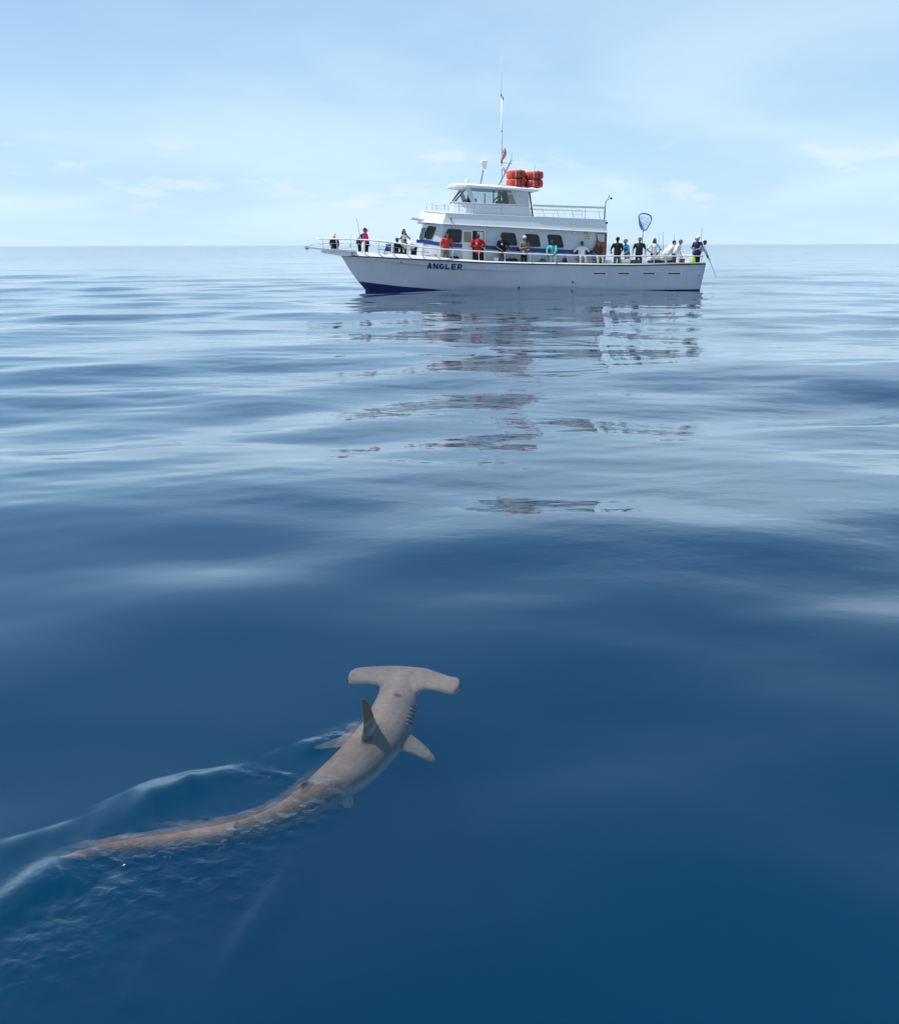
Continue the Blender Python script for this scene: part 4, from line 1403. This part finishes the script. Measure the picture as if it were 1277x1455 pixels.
# ------------------------------------------------------------------ gear
def rod(label, p0, p1, r=0.014, group='fishing rods', bend=0.0):
    p0, p1 = Vector(p0), Vector(p1)
    t_ = thing('fishing_rod', label, 'fishing rod', p0, 0, group)
    d = p1 - p0
    pts = [d * k + Vector((0, 0, -bend * k * k)) for k in np.linspace(0, 1, 7)]
    MB().tube(pts, r, 6, r1=r * 0.45).build('blank', BLACK, t_, smooth=True)
    MB().tube([d * 0.0, d * 0.16], r * 1.9, 6).build('grip', GREYT, t_, smooth=True)
    q = d * 0.19
    MB().lathe([(0.02, -0.05), (0.05, -0.04), (0.05, 0.04), (0.02, 0.05)], (q.x, q.y - 0.05, q.z), 8).build('reel', STEEL, t_)
    return t_


def rodpx(label, v, a, b, **kw):
    return rod(label, at(a[0], a[1], v), at(b[0], b[1], v), **kw)


rodpx('thin upright fishing rod held by the pink-topped angler at the bow', -0.9, (513, 344), (506.4, 309))
rodpx('fishing rod rising from the bow rail between straw hat and black jacket', -0.5, (497.5, 352), (498.0, 333))
rodpx('fishing rod in a holder beside the white ponytailed person', -0.9, (941.6, 362), (942.4, 329))
rodpx('fishing rod in a holder behind the white hooded person', -0.6, (957.2, 362), (957.6, 333))
rodpx('fishing rod raised by the white-capped angler at the stern corner', -2.25, (994.2, 356), (997.6, 323))
rodpx('short fishing rod standing behind the aft deck table', -1.2, (936.4, 362), (936.0, 331), r=0.010)
rodpx('fishing rod reaching down over the stern towards the water', -1.9, (1005.0, 362.5), (1017.5, 394), r=0.017)
rodpx('fishing rod tilted over the rail by the man in black cap', -2.6, (720.0, 357), (728.5, 362.5), r=0.016)
rodpx('fishing rod tilted over the rail by the person in grey vest', -2.62, (744.5, 356), (736.0, 364), r=0.016)
rodpx('fishing rod leaning on the rail before the man in dark grey', -2.55, (912.0, 366), (904.5, 352), r=0.014)

# landing net
hoop = [(905.3, 306.2), (908.5, 304.0), (914, 303.0), (920, 303.8), (925.8, 306.0), (928.2, 309.8), (927.0, 314.5), (922.8, 320.2), (918.5, 326.0), (914.0, 326.8), (911.6, 323.5), (908.6, 317.5), (906.0, 312.0)]
NVv = -1.55
base = at(911.6, 352, NVv)
net = thing('landing_net', 'large blue landing net held upright above the aft deck', 'net', base)
hp3 = []
cxp = sum(x for x, y in hoop) / len(hoop)
for i, (x, y) in enumerate(hoop):
    p = at(x, y, NVv) - base
    p.y += 0.28 * (x - cxp) / 12.0
    hp3.append(p)
NETB = mat('net_blue', (0.02, 0.14, 0.50), 0.6, var=0.15)
hp3s = []
for i in range(len(hp3)):
    a_, b_, c_, d_ = hp3[i - 1], hp3[i], hp3[(i + 1) % len(hp3)], hp3[(i + 2) % len(hp3)]
    for k in (0, 0.5):
        hp3s.append(0.5 * ((2 * b_) + (c_ - a_) * k + (2 * a_ - 5 * b_ + 4 * c_ - d_) * k * k + (3 * b_ - a_ - 3 * c_ + d_) * k ** 3))
MB().tube(hp3s, 0.034, 6, closed=True).build('hoop', NETB, net, smooth=True)
pbt = at(913.6, 327.0, NVv) - base
MB().tube([(0, 0, 0), pbt * 0.5, pbt], 0.024, 6).build('handle', GREYT, net, smooth=True)
bag = MB()
ctr = sum(hp3s, Vector()) / len(hp3s)
tipb = at(914.8, 323.5, NVv) - base + Vector((0, 0.45, 0.05))
n_ = len(hp3s)
lay = []
for k in range(7):
    f = k / 6.5
    lay.append([p.lerp(tipb, f ** 0.85) + Vector((0, 0.20 * math.sin(math.pi * f), -0.05 * math.sin(math.pi * f))) for p in hp3s])
for ring in lay[1:]:
    bag.tube(ring, 0.0045, 3, closed=True)
for j in range(n_):
    bag.tube([lay[k][(j + k // 2) % n_] for k in range(7)], 0.0045, 3)
    bag.tube([lay[k][(j - k // 2) % n_] for k in range(7)], 0.0045, 3)
bag.build('mesh_bag', NETB, net)


def chair(label, u, v, heading, col, z=None):
    t_ = thing('folding_chair', label, 'chair', (u, v, deck_z(u) + 0.03 if z is None else z), heading, 'folding chairs on deck')
    f = MB()
    for sx in (-0.25, 0.25):
        f = MB().tube([(sx, -0.22, 0.0), (sx, 0.22, 0.44)], 0.014, 6)
        f.build('leg', STEEL, t_, smooth=True)
        MB().tube([(sx, 0.22, 0.0), (sx, -0.22, 0.44), (sx, -0.30, 0.88)], 0.014, 6).build('leg', STEEL, t_, smooth=True)
        MB().rbox((sx - 0.03, -0.2, 0.60), (sx + 0.03, 0.22, 0.63), 0.008).build('armrest', BLACK, t_)
    cm = cloth(col)
    MB().loft([[(-0.25, -0.22, 0.43), (0, -0.22, 0.40), (0.25, -0.22, 0.43), (0.25, -0.22, 0.445), (0, -0.22, 0.415), (-0.25, -0.22, 0.445)],
               [(-0.25, 0.22, 0.44), (0, 0.22, 0.41), (0.25, 0.22, 0.44), (0.25, 0.22, 0.455), (0, 0.22, 0.425), (-0.25, 0.22, 0.455)]]).build('seat', cm, t_)
    MB().loft([[(-0.25, -0.235, 0.52), (0, -0.265, 0.52), (0.25, -0.235, 0.52), (0.25, -0.25, 0.52), (0, -0.28, 0.52), (-0.25, -0.25, 0.52)],
               [(-0.25, -0.295, 0.88), (0, -0.325, 0.88), (0.25, -0.295, 0.88), (0.25, -0.31, 0.88), (0, -0.34, 0.88), (-0.25, -0.31, 0.88)]]).build('backrest', cm, t_)
    return t_


chair('navy blue folding chair on the foredeck behind the rail', pu(546, 350, -1.0), -1.0, TOCAM - 0.9, (0.02, 0.05, 0.20), z=1.50)
chair('folding chair with blue seat under the heavy man in white', pu(826.5, 368, -2.2), -2.12, TOCAM, (0.03, 0.12, 0.40))
chair('grey folding chair under the long-haired person in brown', pu(850, 368, -2.2), -2.12, TOCAM + 0.1, (0.30, 0.32, 0.36))


def cooler(label, u, v, sx, sy, sz, body, lid, heading=0.0, z=None):
    v = inboard(u, v, deck_z(u), 0.28)
    t_ = thing('cooler', label, 'cooler', (u, v, deck_z(u) + 0.025 if z is None else z), heading, 'coolers on deck')
    MB().rbox((-sx / 2, -sy / 2, 0), (sx / 2, sy / 2, sz * 0.76), 0.025).build('body', body, t_)
    MB().rbox((-sx / 2 - 0.015, -sy / 2 - 0.015, sz * 0.765), (sx / 2 + 0.015, sy / 2 + 0.015, sz), 0.02).build('lid', lid, t_)
    MB().tube([(-sx / 2, -sy / 2 - 0.005, sz * 0.6), (-sx * 0.3, -sy / 2 - 0.05, sz * 0.5), (sx * 0.3, -sy / 2 - 0.05, sz * 0.5), (sx / 2, -sy / 2 - 0.005, sz * 0.6)], 0.012, 5).build('handle', WPLAS, t_)
    return t_


def bucket(label, u, v, r_, h_, m_, heading=0.0, z=None):
    v = inboard(u, v, deck_z(u), 0.28)
    t_ = thing('bucket', label, 'bucket', (u, v, deck_z(u) + 0.025 if z is None else z), heading, 'buckets on deck')
    MB().lathe([(r_ * 0.82, 0), (r_, h_), (r_ * 1.06, h_), (r_ * 1.06, h_ - 0.03), (r_ * 0.95, h_ - 0.02), (r_ * 0.78, 0.02)], (0, 0, 0), 16).build('pail', m_, t_, sharp=40)
    MB().tube([(-r_ * 1.05, 0, h_ * 0.95), (-r_ * 0.7, -r_ * 0.8, h_ * 0.75), (r_ * 0.7, -r_ * 0.8, h_ * 0.75), (r_ * 1.05, 0, h_ * 0.95)], 0.007, 5).build('handle', STEEL, t_)
    return t_


def bag_(label, u, v, sx, sy, sz, col, heading=0.0, z=None):
    v = inboard(u, v, deck_z(u), 0.28)
    t_ = thing('gear_bag', label, 'bag', (u, v, deck_z(u) + 0.02 if z is None else z), heading, 'gear bags on deck')
    m_ = MB()
    rings = []
    for k in np.linspace(-1, 1, 9):
        w_ = (1 - abs(k) ** 4) ** 0.5 * 0.9 + 0.1
        rings.append([(k * sx / 2, math.cos(a_) * sy / 2 * w_, sz * 0.5 + math.sin(a_) * sz / 2 * w_ * (0.92 if math.sin(a_) > 0 else 1.0)) for a_ in np.linspace(0, 2 * math.pi, 13)[:-1]])
    m_.loft(rings)
    m_.build('bag_body', cloth(col), t_, smooth=True)
    MB().tube([(-sx * 0.2, -sy * 0.3, sz * 0.9), (-sx * 0.12, -sy * 0.3, sz * 1.2), (sx * 0.12, -sy * 0.3, sz * 1.2), (sx * 0.2, -sy * 0.3, sz * 0.9)], 0.012, 5).build('strap', BLACK, t_, smooth=True)
    return t_


zf = lambda px, py, v: at(px, py, v).z
cooler('turquoise and white cooler on deck before the cabin front', pu(607, 358, -1.9), -1.9, 0.42, 0.36, 0.40, TEAL, WPLAS, z=1.50)
bucket('white bucket on deck beside the turquoise cooler', pu(616, 360, -2.05), -2.05, 0.15, 0.36, WPLAS, z=1.52)
bag_('black duffel bag on deck below the big cabin window', pu(646, 365, -2.2), -2.15, 0.6, 0.3, 0.5, K, z=1.30)
bucket('white bait bucket on deck left of the man in black cap', pu(704.5, 365, -2.2), -2.30, 0.15, 0.62, WPLAS)
bag_('dark tackle bag on deck between the black-capped man and the vest wearer', pu(727, 367, -2.2), -2.25, 0.75, 0.3, 0.64, (0.03, 0.03, 0.035))
bag_('small round black backpack on deck beside the turquoise-shirted person', pu(802, 370, -2.35), -2.38, 0.28, 0.28, 0.72, K)
bag_('grey-green tackle bag on deck aft of the grey-vested person', pu(771, 368, -2.3), -2.30, 0.40, 0.3, 0.66, (0.10, 0.12, 0.11))
bucket('white bucket on deck just aft of the wooden door', pu(864, 367, -2.25), -2.25, 0.15, 0.60, WPLAS)
cooler('small red cooler on deck in front of the man in dark grey', pu(902, 370, -2.35), -2.40, 0.5, 0.34, 0.62, mat('red_plastic', (0.35, 0.02, 0.02), 0.4), mat('dark_plastic', (0.05, 0.045, 0.05), 0.5))
cooler('white cooler on deck between camouflage trousers and blue shirt', pu(887, 370, -2.3), -2.30, 0.36, 0.34, 0.64, WPLAS, WPLAS)
bag_('long black tackle bag on deck below the ponytailed person', pu(931, 370, -2.3), -2.36, 0.82, 0.32, 0.64, K)
cooler('white bait table with dark legs on the aft deck', pu(940, 364, -1.6), -1.60, 1.4, 0.5, 0.72, mat('dark_plastic', (0.05, 0.045, 0.05), 0.5), WPLAS)
bucket('red bucket on deck beside the grey-green cap wearer', pu(969, 369, -2.35), -2.36, 0.15, 0.64, mat('red_plastic', (0.35, 0.02, 0.02), 0.4))
bag_('lime yellow waterproof bag against the stern rail', pu(984.3, 362, -2.2), -2.25, 0.26, 0.26, 0.82, (0.55, 0.72, 0.06))

# grow every figure into one surface, then add hands and features to the body mesh
bpy.context.view_layer.update()

# ------------------------------------------------------------------ hammerhead shark just under the surface
def zpx(x, y):                    # coordinates of an enlarged view of the photo, turned back to photo pixels
    return 430 + x / 4.911, 920 + y / 4.911


def shark_mat():
    m, t, out = new_mat('shark_skin')
    g = t.add('ShaderNodeNewGeometry')
    sn = t.add('ShaderNodeSeparateXYZ', ins={0: g.outputs['Normal']})
    tco = t.add('ShaderNodeTexCoord')
    nz = t.add('ShaderNodeTexNoise', ins={'Vector': tco.outputs['Object'], 'Scale': 4.5, 'Detail': 8.0, 'Roughness': 0.65})
    n2 = t.add('ShaderNodeTexNoise', ins={'Vector': tco.outputs['Object'], 'Scale': 38.0, 'Detail': 4.0, 'Roughness': 0.6})
    back = t.mixrgb(t.ramp(nz.outputs[0], [(0.3, (0,) * 3), (0.7, (1,) * 3)]), (0.142, 0.103, 0.090), (0.25, 0.19, 0.165))
    back = t.mixrgb(t.math('MULTIPLY', t.ramp(n2.outputs[0], [(0.45, (0,) * 3), (0.72, (1,) * 3)]), 0.30), back, (0.065, 0.048, 0.042))
    n3 = t.add('ShaderNodeTexNoise', ins={'Vector': tco.outputs['Object'], 'Scale': 13.0, 'Detail': 5.0, 'Roughness': 0.7, 'Distortion': 1.2})
    back = t.mixrgb(t.math('MULTIPLY', t.ramp(n3.outputs[0], [(0.54, (0,) * 3), (0.74, (1,) * 3)]), 0.3), back, (0.32, 0.26, 0.24))
    pt = t.add('ShaderNodeVectorMath', operation='DISTANCE', ins={0: tco.outputs['Object'], 1: tuple(SPOT)})
    back = t.mixrgb(t.ramp(pt.outputs['Value'], [(0.012, (0.85,) * 3), (0.026, (0,) * 3)]), back, (0.05, 0.035, 0.03))
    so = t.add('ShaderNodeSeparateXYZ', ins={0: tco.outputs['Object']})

    side = t.ramp(t.math('ADD', sn.outputs[2], t.math('MULTIPLY', t.math('SUBTRACT', nz.outputs[0], 0.1), 0.5)), [(0.0, (0,) * 3), (0.55, (1,) * 3)], 'EASE')
    c = t.mixrgb(side, (0.48, 0.45, 0.41), back)
    pv_ = t.add('ShaderNodeVectorMath', operation='DISTANCE', ins={0: tco.outputs['Object'], 1: tuple(PELV)})
    c = t.mixrgb(t.ramp(pv_.outputs['Value'], [(0.05, (0.8,) * 3), (0.11, (0,) * 3)]), c, (0.52, 0.48, 0.45))
    c = t.mixrgb(t.ramp(so.outputs[2], [(0.17, (0,) * 3), (0.24, (0.88,) * 3)]), c, (0.080, 0.062, 0.042))  # shaded look of the fin above water, put into its colour
    p = t.add('ShaderNodeBsdfPrincipled', ins={'Base Color': c, 'Roughness': 0.6, 'Specular IOR Level': 0.12})
    b = t.add('ShaderNodeBump', ins={'Strength': 0.4, 'Distance': 0.004, 'Height': n2.outputs[0]})
    t.l.new(b.outputs[0], p.inputs['Normal'])
    t.l.new(p.outputs[0], out.inputs['Surface'])
    return m


SZ = SHARK_Z
shark_c = Vector((-0.55, 3.9, SZ - 0.2))
PELV = sground(*zpx(340, 1105), SZ - 0.25) - shark_c
SPOT = sground(*zpx(660, 338), SZ - 0.08) - shark_c
path = [((577, 958), 0.20, 0.10), ((571, 972), 0.235, 0.13), ((565, 992), 0.235, 0.17), ((556, 1018), 0.255, 0.215), ((543, 1044), 0.268, 0.235), ((524, 1068), 0.262, 0.235), ((500, 1092), 0.245, 0.22),
        ((470, 1116), 0.21, 0.19), ((440, 1138), 0.165, 0.155), ((405, 1158), 0.125, 0.125), ((365, 1174), 0.092, 0.105), ((320, 1184), 0.070, 0.090), ((270, 1192), 0.055, 0.085)]
ctrl = []
for (p, w_, h_) in path:
    zc = SZ - 0.072 - h_ / 2
    g_ = sground(p[0], p[1], zc)
    ctrl.append((g_, w_, h_))


def catmull(a, b, c, d, t_):
    return 0.5 * ((2 * b) + (c - a) * t_ + (2 * a - 5 * b + 4 * c - d) * t_ * t_ + (3 * b - a - 3 * c + d) * t_ ** 3)


spine = []
for i in range(len(ctrl) - 1):
    q = [ctrl[max(i - 1, 0)], ctrl[i], ctrl[i + 1], ctrl[min(i + 2, len(ctrl) - 1)]]
    for k in (0, 0.34, 0.67):
        spine.append((catmull(q[0][0], q[1][0], q[2][0], q[3][0], k), catmull(q[0][1], q[1][1], q[2][1], q[3][1], k), catmull(q[0][2], q[1][2], q[2][2], q[3][2], k)))
spine.append(ctrl[-1])
sk = MB()
rings = []
for i, (p, w_, h_) in enumerate(spine):
    d = (spine[max(i - 1, 0)][0] - spine[min(i + 1, len(spine) - 1)][0])
    d.z = 0
    d.normalize()
    sd = Vector((d.y, -d.x, 0))
    ring = []
    for k in range(20):
        a_ = 2 * math.pi * k / 20
        x = math.cos(a_) * w_ / 2
        zz = math.sin(a_) * h_ / 2
        if zz > 0:
            zz = zz * (1.0 - 0.12 * abs(math.cos(a_)))
        ring.append(p + sd * x + Vector((0, 0, zz)))
    rings.append(ring)
sk.loft(rings)


def blade(stations, thick0, thick1, seg=12):
    """fin or foil lofted from (leading, trailing) point pairs, lens section"""
    rs = []
    n_ = len(stations)
    for i, (a_, b_) in enumerate(stations):
        a_, b_ = Vector(a_), Vector(b_)
        i0, i1 = max(i - 1, 0), min(i + 1, n_ - 1)
        span = (Vector(stations[i1][0]) + Vector(stations[i1][1])) - (Vector(stations[i0][0]) + Vector(stations[i0][1]))
        ch = b_ - a_
        nrm = span.cross(ch).normalized()
        th = lerp(thick0, thick1, i / (n_ - 1))
        c_ = (a_ + b_) / 2
        ring = []
        for k in range(seg):
            an = 2 * math.pi * k / seg
            ring.append(c_ - ch * 0.5 * math.cos(an) + nrm * th * 0.5 * math.sin(an))
        rs.append(ring)
    sk.loft(rs)


def G(x, y, z):
    p = zpx(x, y)
    return sground(p[0], p[1], z)


hz = SZ - 0.115
foil = [((316, 222), (320, 238)), ((332, 180), (330, 250)), ((375, 150), (385, 253)), ((440, 145), (470, 252)), ((520, 138), (545, 265)), ((600, 132), (600, 330)), ((690, 132), (700, 340)), ((760, 140), (800, 320)),
        ((860, 150), (855, 294)), ((960, 185), (925, 302)), ((1040, 212), (995, 318)), ((1085, 216), (1050, 328)), ((1100, 248), (1092, 300))]
blade([(G(*a_, hz), G(*b_, hz)) for a_, b_ in foil], 0.062, 0.062, 14)
# pectorals
pr = [((640, 560), (590, 690)), ((700, 582), (655, 712)), ((760, 605), (720, 732)), ((830, 660), (790, 758)), ((890, 715), (850, 786)), ((922, 758), (892, 806)), ((936, 795), (920, 818))]
blade([(G(*a_, SZ - 0.17 - 0.02 * i), G(*b_, SZ - 0.18 - 0.02 * i)) for i, (a_, b_) in enumerate(pr)], 0.045, 0.014)
plf = [((360, 590), (310, 690)), ((300, 610), (270, 700)), ((220, 640), (200, 708)), ((140, 668), (130, 716)), ((85, 690), (80, 712))]
blade([(G(*a_, SZ - 0.30 - 0.06 * i), G(*b_, SZ - 0.31 - 0.06 * i)) for i, (a_, b_) in enumerate(plf)], 0.045, 0.014)
# pelvic fins
blade([(G(230, 985, SZ - 0.20), G(190, 1040, SZ - 0.20)), (G(300, 1020, SZ - 0.23), G(240, 1075, SZ - 0.23)), (G(362, 1050, SZ - 0.25), G(285, 1124, SZ - 0.23)), (G(356, 1100, SZ - 0.26), G(335, 1126, SZ - 0.25))], 0.03, 0.012)
# first dorsal: tall, falcate, its tip out of the water
fdir = (ctrl[4][0] - ctrl[6][0])
fdir.z = 0
fdir.normalize()
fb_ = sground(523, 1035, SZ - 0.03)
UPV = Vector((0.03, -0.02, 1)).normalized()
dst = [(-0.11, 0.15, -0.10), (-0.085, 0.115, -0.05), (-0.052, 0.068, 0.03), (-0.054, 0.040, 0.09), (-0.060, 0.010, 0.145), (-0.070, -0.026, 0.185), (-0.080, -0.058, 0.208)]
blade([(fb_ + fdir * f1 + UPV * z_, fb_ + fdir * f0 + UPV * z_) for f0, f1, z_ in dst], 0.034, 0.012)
# second dorsal, low with a long trailing lobe
d2 = ctrl[8][0] - ctrl[9][0]
d2.z = 0
d2.normalize()
b2 = ctrl[8][0] + Vector((0, 0, ctrl[8][2] / 2))
blade([(b2 + d2 * 0.06 + Vector((0, 0, -0.03)), b2 - d2 * 0.05 + Vector((0, 0, -0.03))), (b2 + d2 * 0.035 + Vector((0, 0, 0.02)), b2 - d2 * 0.06 + Vector((0, 0, 0.02))), (b2 - d2 * 0.02 + Vector((0, 0, 0.05)), b2 - d2 * 0.09 + Vector((0, 0, 0.04)))], 0.02, 0.010)
# tail: long upper lobe along the surface, small lower lobe
tl = [(335, 1181, 0.04, 0.05), (300, 1186, 0.045, 0.055), (250, 1193, 0.042, 0.06), (200, 1200, 0.042, 0.055), (160, 1206, 0.040, 0.045), (125, 1213, 0.035, 0.035), (100, 1217, 0.022, 0.02), (84, 1219, 0.006, 0.006)]
st_ = []
for (px, py, up, dn) in tl:
    g_ = sground(px, py, SZ - 0.075)
    st_.append((g_ + Vector((0, 0.68 * up, 0.42 * up)), g_ - Vector((0, 0.68 * dn, 0.42 * dn))))
blade(st_, 0.05, 0.014)
g0, g1, g2 = sground(300, 1188, SZ - 0.11), sground(268, 1193, SZ - 0.2), sground(235, 1205, SZ - 0.31)
blade([(g0 + Vector((0.09, 0.03, 0)), g0 - Vector((0.08, 0.03, 0))), (g1 + Vector((0.06, 0.02, 0)), g1 - Vector((0.06, 0.02, 0))), (g2 + Vector((0.02, 0.01, 0)), g2 - Vector((0.02, 0.01, 0)))], 0.03, 0.012)
shark = thing0 = bpy.data.objects.new('hammerhead_shark', None)
C.objects.link(shark)
shark.location = shark_c
tag(shark, 'grey-brown hammerhead shark swimming at the surface with its dorsal fin out', 'shark')
sk.v = [tuple(Vector(p) - shark_c) for p in sk.v]
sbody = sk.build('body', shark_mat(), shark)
remesh_later(sbody, 0.0085, 6)
# eyes at the ends of the foil
EYE = mat('shark_eye', (0.02, 0.02, 0.02), 0.1)
for (x, y) in ((322, 228), (1094, 270)):
    e_ = G(x, y, hz) - shark_c
    MB().lathe([(0.004, -0.014), (0.011, -0.009), (0.014, 0), (0.011, 0.009), (0.004, 0.014)], tuple(e_), 10).build('eye', EYE, shark, smooth=True)

# ------------------------------------------------------------------ finish the grown surfaces
dg = bpy.context.evaluated_depsgraph_get()
for o, extra in QUEUE:
    me = bpy.data.meshes.new_from_object(o.evaluated_get(dg))
    old = o.data
    mts = [m_ for m_ in old.materials]
    o.modifiers.clear()
    me.materials.clear()
    for m_ in mts:
        me.materials.append(m_)
    if extra is not None:
        me.materials.append(BLACK)
        bm = bmesh.new()
        bm.from_mesh(me)
        for k, mb in enumerate(extra):
            vs = [bm.verts.new(p) for p in mb.v]
            for f in mb.f:
                nf = bm.faces.new([vs[i] for i in f])
                nf.material_index = k
                nf.smooth = True
        bm.normal_update()
        bm.to_mesh(me)
        bm.free()
    me.polygons.foreach_set('use_smooth', [True] * len(me.polygons))
    me.name = o.name
    o.data = me

# gill slits: short dark cuts laid on the right flank, pale edge behind each
from mathutils.bvhtree import BVHTree
SLIT = mat('gill_dark', (0.012, 0.010, 0.010), 0.7)
FLAP = mat('gill_flap', (0.42, 0.39, 0.37), 0.6)
bv = BVHTree.FromPolygons([v.co.copy() for v in sbody.data.vertices], [tuple(p.vertices) for p in sbody.data.polygons])
EYEP = Vector((0, 0, CAM_H)) - shark_c


def on_shark(px, py):
    d = cam.matrix_world.to_3x3() @ Vector(((px - W_PX / 2) / F_PX, -(py - H_PX / 2) / F_PX, -1.0))
    h = bv.ray_cast(EYEP, d.normalized())
    return h[0], h[1]


def flank(y, frac):
    """photo place on row y: frac 0 = right outline of the body, larger = further in"""
    lo_, hi_ = 560.0, 640.0
    x = None
    for k in range(160):
        xx = hi_ - k * 0.5
        if on_shark(xx, y)[0] is not None:
            x = xx
            break
    return x


for k, y in enumerate((1007, 1012.5, 1018, 1023.5, 1029)):
    x = flank(y, 0)
    if x is None:
        continue
    for nm, mt, dy, rr_ in (('gill_slit', SLIT, 0.0, 0.0065), ('gill_flap', FLAP, 2.4, 0.0045)):
        pts = []
        for q in (0.6, 3.0, 6.0, 9.0):
            c_, n_ = on_shark(x - q, y + dy - q * 0.35)
            if c_ is not None:
                pts.append(c_ + n_ * 0.001)
        if len(pts) >= 3:
            MB().tube(pts, rr_, 5, r1=rr_ * 0.35).build(nm, mt, shark, smooth=True)
